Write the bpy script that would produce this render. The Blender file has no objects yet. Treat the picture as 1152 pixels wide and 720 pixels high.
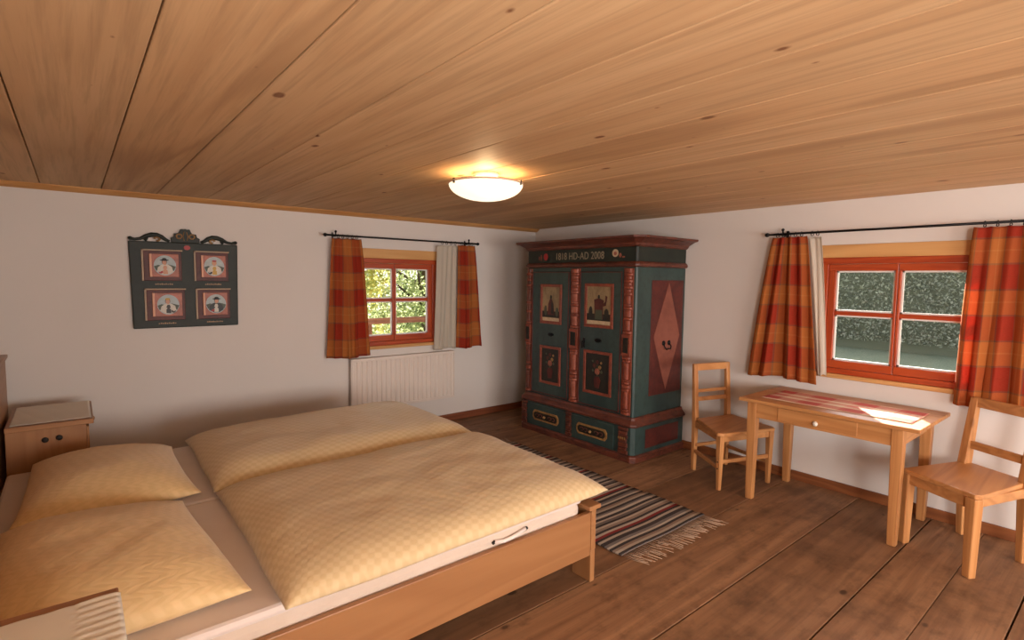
import bpy, bmesh, math, random
from mathutils import Vector, Matrix, noise
random.seed(7)
S = bpy.context.scene
C = S.collection
# ---------------------------------------------------------------- camera
CAM = Vector((-4.3532, -4.8736, 1.55)); YAW, PITCH, ROLL, FPX = 0.8836, -0.0764, 0.012, 601.2
fwd = Vector((math.cos(YAW)*math.cos(PITCH), math.sin(YAW)*math.cos(PITCH), math.sin(PITCH)))
rgt = Vector((math.sin(YAW), -math.cos(YAW), 0)); upv = rgt.cross(fwd)
r2 = math.cos(ROLL)*rgt + math.sin(ROLL)*upv; u2 = -math.sin(ROLL)*rgt + math.cos(ROLL)*upv
cd = bpy.data.cameras.new('camera'); cam = bpy.data.objects.new('camera', cd); C.objects.link(cam)
cam.matrix_world = Matrix(((r2.x, u2.x, -fwd.x, CAM.x), (r2.y, u2.y, -fwd.y, CAM.y), (r2.z, u2.z, -fwd.z, CAM.z), (0, 0, 0, 1)))
cd.sensor_width = 36; cd.lens = FPX/1152*36; cd.clip_start = .05; cd.clip_end = 200
S.camera = cam
# ---------------------------------------------------------------- exposure, sky, sun, added fill lights
S.view_settings.view_transform = 'Standard'; S.view_settings.look = 'None'
S.view_settings.gamma = 1; S.view_settings.use_curve_mapping = False; S.view_settings.exposure = 0.77
W = bpy.data.worlds.new('sky'); S.world = W; W.use_nodes = True
wn = W.node_tree.nodes; wl = W.node_tree.links
bg = wn['Background']; sky = wn.new('ShaderNodeTexSky'); sky.sky_type = 'NISHITA'; sky.sun_disc = False
sky.sun_elevation = math.radians(35); sky.sun_rotation = math.radians(54); sky.air_density = 1.0; sky.dust_density = 3
hz = wn.new('ShaderNodeHueSaturation'); hz.inputs['Saturation'].default_value = .35; hz.inputs['Value'].default_value = 1.1; wl.new(sky.outputs[0], hz.inputs['Color']); wl.new(hz.outputs[0], bg.inputs[0]); bg.inputs[1].default_value = 0.28
SUN_DIR = Vector((-.33, -.24, -.211)).normalized()
sl = bpy.data.lights.new('sun', 'SUN'); sl.energy = 19; sl.angle = math.radians(.6); sl.color = (1, .93, .82)
so = bpy.data.objects.new('sun', sl); C.objects.link(so); so.rotation_euler = SUN_DIR.to_track_quat('-Z', 'Y').to_euler(); so.location = (6, 4, 6)
def area(name, loc, direction, sx, sy, e, col):
    l = bpy.data.lights.new(name, 'AREA'); l.shape = 'RECTANGLE'; l.size = sx; l.size_y = sy; l.energy = e; l.color = col
    o = bpy.data.objects.new(name, l); C.objects.link(o); o.location = loc
    o.rotation_euler = Vector(direction).to_track_quat('-Z', 'Y').to_euler(); return o
# added fill lights, outside unseen windows made up behind the camera
area('added_fill_rear', (-2.3, -8.5, 1.25), (0, 1, .06), 3.4, 1.2, 125, (1, .95, .915))
area('added_fill_side', (-5.18, -6.9, 1.25), (1, 0.3, .05), 1.5, 1.1, 110, (1, .95, .915))
# added fill spot behind the camera, turned up to bounce off the ceiling
fl = bpy.data.lights.new('added_bounce_spot', 'SPOT'); fl.energy = 100; fl.shadow_soft_size = .12; fl.color = (1, .95, .90)
fl.spot_size = math.radians(130); fl.spot_blend = 1.
fo = bpy.data.objects.new('added_bounce_spot', fl); C.objects.link(fo); fo.location = (-4.45, -5.5, 1.15)
fo.rotation_euler = Vector((.12, .42, 1)).to_track_quat('-Z', 'Y').to_euler()

# ================================================================ helpers
def lin(c):
    return tuple(((x/255)/12.92 if x/255 <= .04045 else ((x/255+.055)/1.055)**2.4) for x in c) + (1,)
class MB:
    def __init__(s, org=(0, 0, 0)):
        s.v = []; s.f = []; s.m = []; s.r = []; s.uv = {}; s.o = Vector(org); s.sm = []
    def add(s, vs, fs, mi=0, rnd=0., uvs=None, smooth=False):
        b = len(s.v); s.v += [Vector(p) - s.o for p in vs]
        for k, f in enumerate(fs):
            if uvs: s.uv[len(s.f)] = [uvs[i] for i in f]
            s.f.append([b+i for i in f]); s.m.append(mi); s.r.append(rnd); s.sm.append(smooth)
        return s
    def box(s, x0, x1, y0, y1, z0, z1, mi=0, rnd=0.):
        x0, x1 = sorted((x0, x1)); y0, y1 = sorted((y0, y1)); z0, z1 = sorted((z0, z1))
        vs = [(x, y, z) for x in (x0, x1) for y in (y0, y1) for z in (z0, z1)]
        return s.add(vs, [(0, 1, 3, 2), (4, 6, 7, 5), (0, 4, 5, 1), (2, 3, 7, 6), (0, 2, 6, 4), (1, 5, 7, 3)], mi, rnd)
    def loft(s, rings, mi=0, cap=True, smooth=False, rnd=0.):
        n = len(rings[0]); vs = [p for r in rings for p in r]; fs = []
        for i in range(len(rings)-1):
            for j in range(n): fs.append((i*n+j, i*n+(j+1) % n, (i+1)*n+(j+1) % n, (i+1)*n+j))
        if cap: fs.append(tuple(reversed(range(n)))); fs.append(tuple((len(rings)-1)*n+j for j in range(n)))
        return s.add(vs, fs, mi, rnd, smooth=smooth)
    def prism(s, poly, z0, z1, mi=0, rnd=0.):
        return s.loft([[(x, y, z0) for x, y in poly], [(x, y, z1) for x, y in poly]], mi, rnd=rnd)
    def bar(s, a, b, w, d, ref=(0, 0, 1), mi=0, w2=None, d2=None):
        a = Vector(a); b = Vector(b); t = (b-a).normalized(); ref = Vector(ref)
        if abs(t.dot(ref)) > .95: ref = Vector((1, 0, 0))
        n = (ref - t*t.dot(ref)).normalized(); q = t.cross(n)
        w2 = w if w2 is None else w2; d2 = d if d2 is None else d2
        R = []
        for p, ww, dd in ((a, w, d), (b, w2, d2)):
            R.append([tuple(p + n*(i*dd/2) + q*(j*ww/2)) for i, j in ((-1, -1), (1, -1), (1, 1), (-1, 1))])
        return s.loft(R, mi)
    def tube(s, pts, r, n=8, mi=0, closed=False):
        pts = [Vector(p) for p in pts]; R = []; prev = None
        for i, p in enumerate(pts):
            t = ((pts[(i+1) % len(pts)] if closed or i < len(pts)-1 else p) - (pts[i-1] if closed or i > 0 else p)).normalized()
            if prev is None: nrm = t.orthogonal().normalized()
            else: nrm = (prev - t*prev.dot(t)).normalized()
            prev = nrm; q = t.cross(nrm); rr = r[i] if isinstance(r, (list, tuple)) else r
            R.append([tuple(p + (nrm*math.cos(2*math.pi*k/n) + q*math.sin(2*math.pi*k/n))*rr) for k in range(n)])
        if closed: R.append(R[0]); return s.loft(R, mi, cap=False, smooth=True)
        return s.loft(R, mi, smooth=True)
    def lathe(s, prof, c, n=32, axis='z', mi=0):
        R = []
        for r, h in prof:
            ring = []
            for k in range(n):
                a, b = r*math.cos(2*math.pi*k/n), r*math.sin(2*math.pi*k/n)
                ring.append({'z': (c[0]+a, c[1]+b, c[2]+h), 'x': (c[0]+h, c[1]+a, c[2]+b), 'y': (c[0]+b, c[1]+h, c[2]+a)}[axis])
            R.append(ring)
        return s.loft(R, mi, smooth=True)
    def grid(s, fn, nu, nv, mi=0, uvf=None, smooth=True, flip=False):
        vs = [fn(i/nu, j/nv) for i in range(nu+1) for j in range(nv+1)]
        uv = [(uvf(i/nu, j/nv) if uvf else (i/nu, j/nv)) for i in range(nu+1) for j in range(nv+1)]
        fs = []
        for i in range(nu):
            for j in range(nv):
                q = (i*(nv+1)+j, (i+1)*(nv+1)+j, (i+1)*(nv+1)+j+1, i*(nv+1)+j+1); fs.append(q[::-1] if flip else q)
        return s.add(vs, fs, mi, uvs=uv, smooth=smooth)
    def build(s, name, mats, parent=None, bevel=0, solid=0, fixn=True, kind=None):
        me = bpy.data.meshes.new(name); me.from_pydata([tuple(p) for p in s.v], [], s.f)
        if not isinstance(mats, (list, tuple)): mats = [mats]
        for m in mats: me.materials.append(m)
        ul = me.uv_layers.new(name='UVMap')
        at = me.attributes.new('rnd', 'FLOAT', 'FACE')
        for i, p in enumerate(me.polygons):
            p.material_index = s.m[i]; p.use_smooth = s.sm[i]; at.data[i].value = s.r[i]
            if i in s.uv:
                for k, li in enumerate(p.loop_indices): ul.data[li].uv = s.uv[i][k]
        me.update()
        if fixn:
            bm = bmesh.new(); bm.from_mesh(me); bmesh.ops.recalc_face_normals(bm, faces=bm.faces); bm.to_mesh(me); bm.free()
        o = bpy.data.objects.new(name, me); C.objects.link(o)
        if parent: o.parent = parent
        else: o.location = s.o
        if bevel:
            b = o.modifiers.new('bevel', 'BEVEL'); b.width = bevel; b.segments = 2; b.limit_method = 'ANGLE'; b.angle_limit = math.radians(40)
        if solid:
            b = o.modifiers.new('solidify', 'SOLIDIFY'); b.thickness = solid; b.offset = 0
        if kind: o['kind'] = kind
        return o
def thing(name, label, cat, loc, group=None):
    o = bpy.data.objects.new(name, None); C.objects.link(o); o.location = loc; o.empty_display_size = .05
    return tag(o, label, cat, group)
def tag(o, label, cat, group=None):
    o['label'] = label; o['category'] = cat
    if group: o['group'] = group
    return o

# ================================================================ materials
class NT:
    def __init__(s, name):
        s.m = bpy.data.materials.new(name); s.m.use_nodes = True; s.t = s.m.node_tree; s.n = s.t.nodes; s.b = s.n['Principled BSDF']
    def new(s, t, **kw):
        n = s.n.new(t)
        for k, v in kw.items():
            if k == 'op': n.operation = v
            elif k.startswith('i'): s.put(n.inputs[int(k[1:])], v)
            else: setattr(n, k, v)
        return n
    def put(s, inp, v):
        if isinstance(v, bpy.types.NodeSocket): s.t.links.new(v, inp)
        else: inp.default_value = v
    def math(s, op, a, b=None, c=None):
        n = s.n.new('ShaderNodeMath'); n.operation = op; s.put(n.inputs[0], a)
        if b is not None: s.put(n.inputs[1], b)
        if c is not None: s.put(n.inputs[2], c)
        return n.outputs[0]
    def mix(s, f, a, b, mode='MIX'):
        n = s.n.new('ShaderNodeMix'); n.data_type = 'RGBA'; n.blend_type = mode
        s.put(n.inputs[0], f); s.put(n.inputs[6], a); s.put(n.inputs[7], b); return n.outputs[2]
    def ramp(s, f, stops):
        n = s.n.new('ShaderNodeValToRGB'); e = n.color_ramp.elements
        while len(e) < len(stops): e.new(.5)
        for k, (p, c) in enumerate(stops): e[k].position = p; e[k].color = c if len(c) == 4 else tuple(c)+(1,)
        s.put(n.inputs[0], f); return n.outputs[0]
    def noise(s, vec, scale, detail=3, rough=.5, dist=0):
        n = s.n.new('ShaderNodeTexNoise'); s.put(n.inputs['Vector'], vec); n.inputs['Scale'].default_value = scale
        n.inputs['Detail'].default_value = detail; n.inputs['Roughness'].default_value = rough; n.inputs['Distortion'].default_value = dist
        return n.outputs[0]
    def mapping(s, vec, scale=(1, 1, 1), rot=(0, 0, 0)):
        n = s.n.new('ShaderNodeMapping'); s.put(n.inputs[0], vec); n.inputs['Scale'].default_value = scale; n.inputs['Rotation'].default_value = rot
        return n.outputs[0]
    def coord(s, k='Object'): return s.n.new('ShaderNodeTexCoord').outputs[k]
    def bump(s, h, strength=.3, dist=.01):
        n = s.n.new('ShaderNodeBump'); n.inputs['Strength'].default_value = strength; n.inputs['Distance'].default_value = dist
        s.put(n.inputs['Height'], h); s.t.links.new(n.outputs[0], s.b.inputs['Normal']); return n
    def fin(s, col, rough=.5, spec=.5):
        s.put(s.b.inputs['Base Color'], col); s.put(s.b.inputs['Roughness'], rough); s.put(s.b.inputs['Specular IOR Level'], spec); return s.m
BLK = (0, 0, 0, 1); WHT = (1, 1, 1, 1)
def wood(name, light, dark, axis='x', rough=.45, ring=5., knots=.5, var=.25, fine=.5, spec=.3, bumps=.15, knotscale=2.2, blotch=.0, knotcol=(96, 56, 30), flat=False):
    N = NT(name); co = N.coord()
    at = N.new('ShaderNodeAttribute', attribute_name='rnd')
    off = N.new('ShaderNodeCombineXYZ', i0=N.math('MULTIPLY', at.outputs['Fac'], 37.), i1=N.math('MULTIPLY', at.outputs['Fac'], 61.), i2=N.math('MULTIPLY', at.outputs['Fac'], 23.))
    v = N.new('ShaderNodeVectorMath', op='ADD', i0=co, i1=off.outputs[0]).outputs[0]
    st = {'x': (.09, 1, 1), 'y': (1, .09, 1), 'z': (1, 1, .09)}[axis]
    st2 = {'x': (.02, 1, 1), 'y': (1, .02, 1), 'z': (1, 1, .02)}[axis]
    st3 = {'x': (.55, 1, 1), 'y': (1, .55, 1), 'z': (1, 1, .55)}[axis]
    if flat: st3 = (st3[0], st3[1], 0)
    fs = .8 if flat else 0.
    m = N.mapping(v, st)
    n1 = N.noise(m, ring, 2, .5, .6)
    rings = N.math('SINE', N.math('MULTIPLY', n1, 48.))
    rings = N.math('MULTIPLY_ADD', rings, .5, .5)
    f1 = N.noise(N.mapping(v, st2), 130, 3, .6)
    g = N.math('ADD', N.math('MULTIPLY', rings, .55), N.math('MULTIPLY', f1, fine))
    g = N.math('SUBTRACT', g, .2)
    patch = N.noise(m, 2.2, 2, .5)
    col = N.mix(g, lin(light), lin(dark))
    lo = tuple(c*(1-var) for c in (1, 1, 1)); 
    col = N.mix(1., col, N.ramp(patch, [(.3, (1, 1, 1)), (.75, (1-var, 1-var*1.15, 1-var*1.3))]), 'MULTIPLY')
    col = N.mix(1., col, N.ramp(at.outputs['Fac'], [(0, (1, 1, 1)), (.5, (.93, .91, .88) if not blotch else (.80, .79, .78)), (1, (1.0, .95, .9) if not blotch else (.92, .86, .80))]), 'MULTIPLY')
    if blotch:
        bn = N.noise(v, 3.1, 5, .7)
        b2 = N.noise(N.mapping(v, (.5, 1, 1)), 13, 4, .7)
        col = N.mix(N.math('MULTIPLY', N.ramp(b2, [(.52, BLK), (.70, WHT)]), .4), col, lin([c*.5 for c in dark]))
        col = N.mix(N.math('MULTIPLY', N.ramp(bn, [(.5, BLK), (.72, WHT)]), blotch), col, lin([c*.45 for c in dark]))
    if knots:
        vo = N.new('ShaderNodeTexVoronoi', voronoi_dimensions='2D' if flat else '3D'); N.put(vo.inputs['Vector'], N.mapping(v, st3)); vo.inputs['Scale'].default_value = knotscale
        rnd = N.new('ShaderNodeSeparateColor', i0=vo.outputs['Color'])
        rad = N.math('MULTIPLY', N.math('POWER', rnd.outputs[0], 1.6 if flat else 1.), .055 if flat else .085)
        k = N.math('SUBTRACT', rad, N.math('ADD', vo.outputs['Distance'], N.math('MULTIPLY', N.noise(v, 40), .02)))
        kk = N.ramp(N.math('MULTIPLY_ADD', k, 26., .3), [(0, BLK), (.6, WHT)])
        kk = N.math('MULTIPLY', kk, knots)
        col = N.mix(kk, col, lin(knotcol))
    if flat:
        st4 = {'x': (.035, 1, 0), 'y': (1, .035, 0), 'z': (1, 1, 0)}[axis]
        if not blotch:
            hi = N.math('MULTIPLY', N.math('GREATER_THAN', at.outputs['Fac'], .55), .5)
            col = N.mix(N.math('MULTIPLY', N.math('POWER', rings, 3.), hi), col, lin([c*.86 for c in dark]))
        fl_ = N.noise(N.mapping(v, st4), 34, 4, .65, .3)
        col = N.mix(N.math('MULTIPLY', N.ramp(fl_, [(.46, BLK), (.66, WHT)]), .38), col, lin([c*.78 for c in dark]))
    N.bump(g, bumps, .003)
    return N.fin(col, rough, spec)
def plain(name, rgb, rough=.5, spec=.5, metal=0, var=.12, scale=14, bump=0, emit=None):
    N = NT(name); n = N.noise(N.coord(), scale, 4, .6)
    c = lin(rgb); c2 = tuple(x*(1-var*2) for x in c[:3]) + (1,)
    N.b.inputs['Metallic'].default_value = metal
    if bump: N.bump(n, bump, .004)
    if emit: N.b.inputs['Emission Color'].default_value = lin(emit[0]); N.b.inputs['Emission Strength'].default_value = emit[1]
    return N.fin(N.mix(n, c, c2), rough, spec)
def aged(name, rgb, rgb2, scale=10, rough=.45, dirt=(40, 26, 18), streak=(1, 1, 1), amt=.5):
    N = NT(name); co = N.coord(); n = N.noise(N.mapping(co, streak), scale, 5, .65, .5); n2 = N.noise(co, scale*4, 3, .7)
    col = N.mix(N.ramp(n, [(.38, BLK), (.66, WHT)]), lin(rgb), lin(rgb2))
    col = N.mix(N.math('MULTIPLY', N.ramp(n2, [(.5, BLK), (.75, WHT)]), amt), col, lin(dirt))
    N.bump(n2, .15, .003)
    return N.fin(col, rough, .4)
M = {}
def wall_mat():
    N = NT('white_plaster'); co = N.coord(); n = N.noise(co, 1.3, 3, .5); f = N.noise(co, 60, 4, .6)
    N.bump(N.math('ADD', N.math('MULTIPLY', N.noise(co, 3.5, 3), 3.), f), .12, .004)
    return N.fin(N.mix(n, lin((222, 213, 206)), lin((212, 204, 196))), .85, .2)
M['wall'] = wall_mat()
M['ceil'] = wood('pine_ceiling_boards', (214, 178, 136), (198, 158, 116), 'y', .6, 2.0, .9, .10, .45, .12, .08, 2.6, knotcol=(112, 66, 40), flat=True)
M['trim'] = wood('pine_moulding', (214, 160, 98), (188, 130, 74), 'x', .5, 4, .2)
M['floor'] = wood('old_floor_boards', (168, 126, 92), (128, 92, 66), 'x', .55, 2.6, .8, .22, .5, .2, .3, 2.6, blotch=.5, knotcol=(52, 34, 24), flat=True)
M['base'] = wood('baseboard_wood', (150, 92, 54), (112, 62, 36), 'y', .5, 6, .3)
M['basex'] = wood('baseboard_wood_long', (140, 80, 50), (104, 52, 32), 'x', .5, 6, .3)
for ax in 'xyz':
    M['pine'+ax] = wood('honey_pine_'+ax, (200, 142, 88), (168, 110, 62), ax, .4, 6, .45, .2, .5, .4)
    M['bed'+ax] = wood('bed_pine_'+ax, (166, 118, 76), (150, 102, 64), ax, .38, 5, .4, .15, .4, .4)
    M['win'+ax] = wood('red_stained_wood_'+ax, (184, 78, 36), (150, 50, 22), ax, .35, 7, .2, .2, .5, .5, knotcol=(90, 26, 12))
M['pinelight'] = wood('pale_lintel_pine', (222, 172, 112), (198, 142, 84), 'x', .5, 4, .4)
M['pinelighty'] = wood('pale_lintel_pine_long', (222, 172, 112), (198, 142, 84), 'y', .5, 4, .4)
M['iron'] = plain('black_iron', (26, 24, 24), .45, .5, .6)
M['green'] = aged('aged_green_paint', (54, 72, 68), (42, 58, 57), 5, .42, (34, 34, 28), (1, 1, .3), .5)
M['greendark'] = aged('dark_green_paint', (38, 44, 36), (30, 36, 30), 8, .55, (26, 24, 20))
M['redbrown'] = aged('marbled_redbrown_paint', (110, 58, 42), (70, 38, 30), 26, .4, (44, 22, 18), (.5, .35, 1))
M['salmon'] = aged('salmon_red_paint', (168, 100, 80), (138, 72, 54), 14, .45, (90, 42, 30))
M['orange'] = aged('rust_red_paint', (144, 72, 50), (118, 56, 40), 16, .45, (84, 36, 24))
M['darkred'] = aged('dark_red_paint', (92, 38, 30), (72, 30, 26), 9, .5, (44, 22, 20))
M['diamond'] = aged('dusky_pink_paint', (136, 78, 62), (120, 66, 52), 7, .5, (92, 46, 36), (1, 1, 1), .2)
M['nearblack'] = aged('blackened_paint', (44, 38, 28), (30, 30, 26), 18, .5, (24, 20, 16))
M['gold'] = aged('dull_gold_paint', (168, 128, 76), (130, 92, 52), 18, .4, (80, 54, 30))
M['cream'] = aged('cream_paint', (202, 180, 148), (180, 154, 120), 22, .5, (140, 112, 80), (1, 1, 1), .3)
M['sepia'] = aged('sepia_picture_ground', (158, 134, 98), (126, 104, 74), 12, .5, (84, 70, 50), (1, 1, .6), .3)
M['red'] = plain('red_paint', (172, 44, 44), .5)
M['pictgreen'] = plain('picture_green', (70, 76, 56), .5)
M['pictblue'] = plain('picture_pale_blue', (186, 196, 196), .5, var=.2, scale=30)
M['pictwhite'] = plain('picture_white', (226, 216, 200), .5, var=.2, scale=60)
M['skin'] = plain('picture_skin_tone', (206, 148, 116), .5)
M['hat'] = plain('picture_black', (36, 30, 30), .5)
M['yellow'] = plain('picture_yellow', (206, 160, 60), .5)
M['gildred'] = aged('russet_gilt_paint', (172, 88, 54), (146, 72, 44), 20, .4, (96, 46, 30), (1, 1, 1), .4)
M['gildlit'] = plain('lit_russet_edge', (216, 144, 100), .4)  # light on the left edge of the portrait frames, put into the colour
M['ledge'] = plain('pale_ledge_strip', (176, 148, 120), .5)
M['letter'] = plain('lettering_paint', (172, 156, 128), .6, var=.3, scale=60)
M['rad'] = plain('radiator_enamel', (226, 212, 200), .35, .5, var=.02)
M['white'] = plain('white_bead', (228, 226, 220), .5, var=.03)
M['brass'] = plain('steel_clip', (120, 110, 96), .3, .5, .9)
M['dark'] = plain('dark_recess', (34, 24, 18), .7)
M['porc'] = plain('white_porcelain', (226, 216, 200), .25, .6, var=.03)
def cloth(name, rgb, rgb2, scale=260, rough=.9, bump=.15, trans=0):
    N = NT(name); co = N.coord(); n = N.noise(co, 6, 3, .5); f = N.noise(co, scale, 2, .6)
    N.bump(f, bump, .002); N.b.inputs['Sheen Weight'].default_value = .15
    m = N.fin(N.mix(n, lin(rgb), lin(rgb2)), rough, .2)
    if trans:
        o = N.n['Material Output']; tr = N.new('ShaderNodeBsdfTranslucent'); tr.inputs[0].default_value = lin(rgb)
        mx = N.new('ShaderNodeMixShader', i0=trans, i1=N.b.outputs[0], i2=tr.outputs[0]); N.t.links.new(mx.outputs[0], o.inputs[0])
    return m
M['sheet'] = cloth('white_sheet', (230, 216, 206), (220, 206, 197))
M['mattress'] = cloth('mattress_side', (214, 196, 180), (200, 182, 164))
M['linen'] = cloth('white_linen', (228, 221, 206), (218, 211, 196), 380)
M['sheer'] = cloth('white_net_curtain', (226, 216, 200), (216, 206, 190), 400, trans=.4)
def damask(name, cell, light, dark, kind):
    N = NT(name); uv = N.coord('UV'); sp = N.new('ShaderNodeSeparateXYZ', i0=uv); u, v = sp.outputs[0], sp.outputs[1]
    wob = N.math('MULTIPLY', N.noise(uv, 9, 2), .012)
    if kind == 'diamond':
        a = N.math('ADD', N.math('ADD', u, N.math('MULTIPLY', v, .35)), wob); b = N.math('SUBTRACT', v, N.math('MULTIPLY', u, .35)); 
        s1 = N.math('SINE', N.math('MULTIPLY', a, math.pi/cell)); s2 = N.math('SINE', N.math('MULTIPLY', b, math.pi/cell))
    else:
        a = N.math('ADD', u, N.math('MULTIPLY', N.math('SINE', N.math('MULTIPLY', v, math.pi/cell*1.0)), cell*.35))
        s1 = N.math('SINE', N.math('MULTIPLY', a, 2*math.pi/cell)); s2 = N.math('SINE', N.math('MULTIPLY', v, 2*math.pi/cell*.8))
    p = N.math('MULTIPLY', s1, s2)
    f = N.ramp(N.math('MULTIPLY_ADD', p, .5, .5), [(.3, BLK), (.7, WHT)])
    fine = N.noise(N.mapping(uv, (1, 1, 1)), 420, 2, .6)
    col = N.mix(f, lin(light), lin(dark)); col = N.mix(N.math('MULTIPLY', fine, .15), col, lin([c*.8 for c in dark]))
    wr = N.noise(uv, 7, 3, .55, .4)
    N.bump(N.math('ADD', N.math('MULTIPLY', f, .25), N.math('ADD', N.math('MULTIPLY', wr, 2.2), N.math('MULTIPLY', fine, .1))), .35, .008)
    N.b.inputs['Sheen Weight'].default_value = .2
    return N.fin(col, .62, .3)
M['duvet'] = damask('golden_damask_check', .027, (220, 195, 152), (211, 184, 139), 'diamond')
M['pillow'] = damask('golden_damask_scallop', .045, (230, 198, 146), (223, 191, 138), 'scallop')
def plaid():
    N = NT('red_orange_plaid'); uv = N.coord('UV'); sp = N.new('ShaderNodeSeparateXYZ', i0=uv); out = []
    for ch, per, ph in ((sp.outputs[0], .27, 0.), (sp.outputs[1], .31, .0)):
        f = N.math('FRACT', N.math('ADD', N.math('DIVIDE', ch, per), ph))
        n = N.new('ShaderNodeValToRGB', i0=f); n.color_ramp.interpolation = 'CONSTANT'; e = n.color_ramp.elements
        st = [(0, (96, 78, 66)), (.035, (190, 114, 56)), (.24, (200, 136, 76)), (.27, (190, 114, 56)), (.5, (104, 84, 70)), (.535, (160, 24, 24)), (.75, (150, 20, 20)), (.77, (160, 24, 24))]
        while len(e) < len(st): e.new(.5)
        for k, (p, c) in enumerate(st): e[k].position = p; e[k].color = lin(c)
        out.append(n.outputs[0])
    col = N.mix(.5, out[0], out[1])
    w = N.noise(N.mapping(uv, (60, 700, 1)), 1, 2); col = N.mix(N.math('MULTIPLY', w, .22), col, lin((236, 150, 90)))
    N.bump(N.noise(uv, 500), .12, .002); m = N.fin(col, .85, .15)
    tr = N.new('ShaderNodeBsdfTranslucent', i0=col); mx = N.new('ShaderNodeMixShader', i0=.38, i1=N.b.outputs[0], i2=tr.outputs[0])
    N.t.links.new(mx.outputs[0], N.n['Material Output'].inputs[0]); return m
M['plaid'] = plaid()
def runner_mat():
    N = NT('red_cream_woven_runner'); uv = N.coord('UV'); sp = N.new('ShaderNodeSeparateXYZ', i0=uv)
    def bands(ch, stops):
        n = N.new('ShaderNodeValToRGB', i0=ch); n.color_ramp.interpolation = 'CONSTANT'; e = n.color_ramp.elements
        while len(e) < len(stops): e.new(.5)
        for k, (p, c) in enumerate(stops): e[k].position = p; e[k].color = lin(c)
        return n.outputs[0]
    R, K, P = (176, 30, 36), (222, 200, 170), (196, 110, 96)
    a = bands(sp.outputs[1], [(0, K), (.04, R), (.30, K), (.42, P), (.58, K), (.70, R), (.96, K)])
    f = N.math('FRACT', N.math('MULTIPLY', sp.outputs[0], 3.4))
    b = bands(f, [(0, R), (.36, R), (.38, K), (.8, K), (.84, P), (.96, R)])
    col = N.mix(.3, a, b); w = N.noise(N.mapping(uv, (300, 20, 1)), 1, 2); col = N.mix(N.math('MULTIPLY', w, .3), col, lin((236, 200, 170)))
    return N.fin(col, .85, .15)
M['runner'] = runner_mat()
def rug_mat():
    N = NT('rag_rug_stripes'); uv = N.coord('UV'); sp = N.new('ShaderNodeSeparateXYZ', i0=uv)
    v = N.math('ADD', sp.outputs[1], N.math('MULTIPLY', N.noise(uv, 3, 2), .006))
    f = N.math('FRACT', N.math('DIVIDE', v, .42))
    n = N.new('ShaderNodeValToRGB', i0=f); n.color_ramp.interpolation = 'CONSTANT'; e = n.color_ramp.elements
    Kc, D, G, R, T = (188, 172, 154), (44, 42, 46), (112, 104, 100), (140, 34, 40), (150, 128, 112)
    st = [(0, Kc), (.05, D), (.10, R), (.155, Kc), (.20, D), (.25, T), (.30, Kc), (.34, D), (.39, G), (.45, Kc), (.49, D), (.55, Kc), (.60, G), (.64, D), (.69, Kc), (.74, T), (.79, D), (.84, Kc), (.88, G), (.93, D)]
    while len(e) < len(st): e.new(.5)
    for k, (p, c) in enumerate(st): e[k].position = p; e[k].color = lin(c)
    w = N.noise(N.mapping(uv, (12, 300, 1)), 4, 2, .6)
    col = N.mix(N.math('MULTIPLY', w, .4), n.outputs[0], lin((120, 104, 92)))
    N.bump(N.noise(N.mapping(uv, (40, 160, 1)), 1, 2), .6, .006)
    return N.fin(col, .95, .1)
M['rug'] = rug_mat()
M['fringe'] = cloth('rug_fringe_cotton', (170, 140, 114), (150, 122, 98))
def glass_mat():
    N = NT('window_glass'); t = N.new('ShaderNodeBsdfTransparent'); g = N.new('ShaderNodeBsdfGlossy'); g.inputs['Roughness'].default_value = .02
    fr = N.new('ShaderNodeFresnel'); fr.inputs[0].default_value = 1.5
    ge = N.new('ShaderNodeNewGeometry'); fc = N.math('MULTIPLY', fr.outputs[0], N.math('SUBTRACT', 1., ge.outputs['Backfacing']))
    mx = N.new('ShaderNodeMixShader', i0=fc, i1=t.outputs[0], i2=g.outputs[0]); N.t.links.new(mx.outputs[0], N.n['Material Output'].inputs[0]); return N.m
M['glass'] = glass_mat()
def leaf_mat(name, a, b, tr=.45):
    N = NT(name); at = N.new('ShaderNodeAttribute', attribute_name='rnd'); col = N.mix(at.outputs['Fac'], lin(a), lin(b))
    t = N.new('ShaderNodeBsdfTranslucent', i0=col); N.fin(col, .7, .2)
    mx = N.new('ShaderNodeMixShader', i0=tr, i1=N.b.outputs[0], i2=t.outputs[0]); N.t.links.new(mx.outputs[0], N.n['Material Output'].inputs[0]); return N.m
M['leafgold'] = leaf_mat('autumn_leaves', (224, 212, 130), (150, 156, 80), .6)
M['leafgreen'] = leaf_mat('green_leaves', (200, 204, 150), (112, 128, 84), .6)
M['leafdark'] = leaf_mat('evergreen_leaves', (88, 110, 78), (40, 60, 40), .2)
M['leafgrey'] = leaf_mat('grey_green_leaves', (196, 198, 180), (110, 116, 100), .4)
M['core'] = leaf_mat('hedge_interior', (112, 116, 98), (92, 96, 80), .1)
M['bark'] = plain('bark', (80, 62, 46), .9, .2, bump=.6)
def lawn():
    N = NT('lawn'); co = N.coord(); n = N.noise(co, 1.2, 4, .6); f = N.noise(co, 30, 4, .7)
    col = N.mix(n, lin((172, 176, 152)), lin((140, 146, 122))); col = N.mix(N.ramp(f, [(.4, BLK), (.7, WHT)]), col, lin((100, 116, 88)))
    N.bump(f, 1., .05); return N.fin(col, .9, .1)
M['lawn'] = lawn()
M['rail'] = wood('weathered_rail', (150, 98, 70), (110, 64, 46), 'x', .7, 6, .2)
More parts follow.
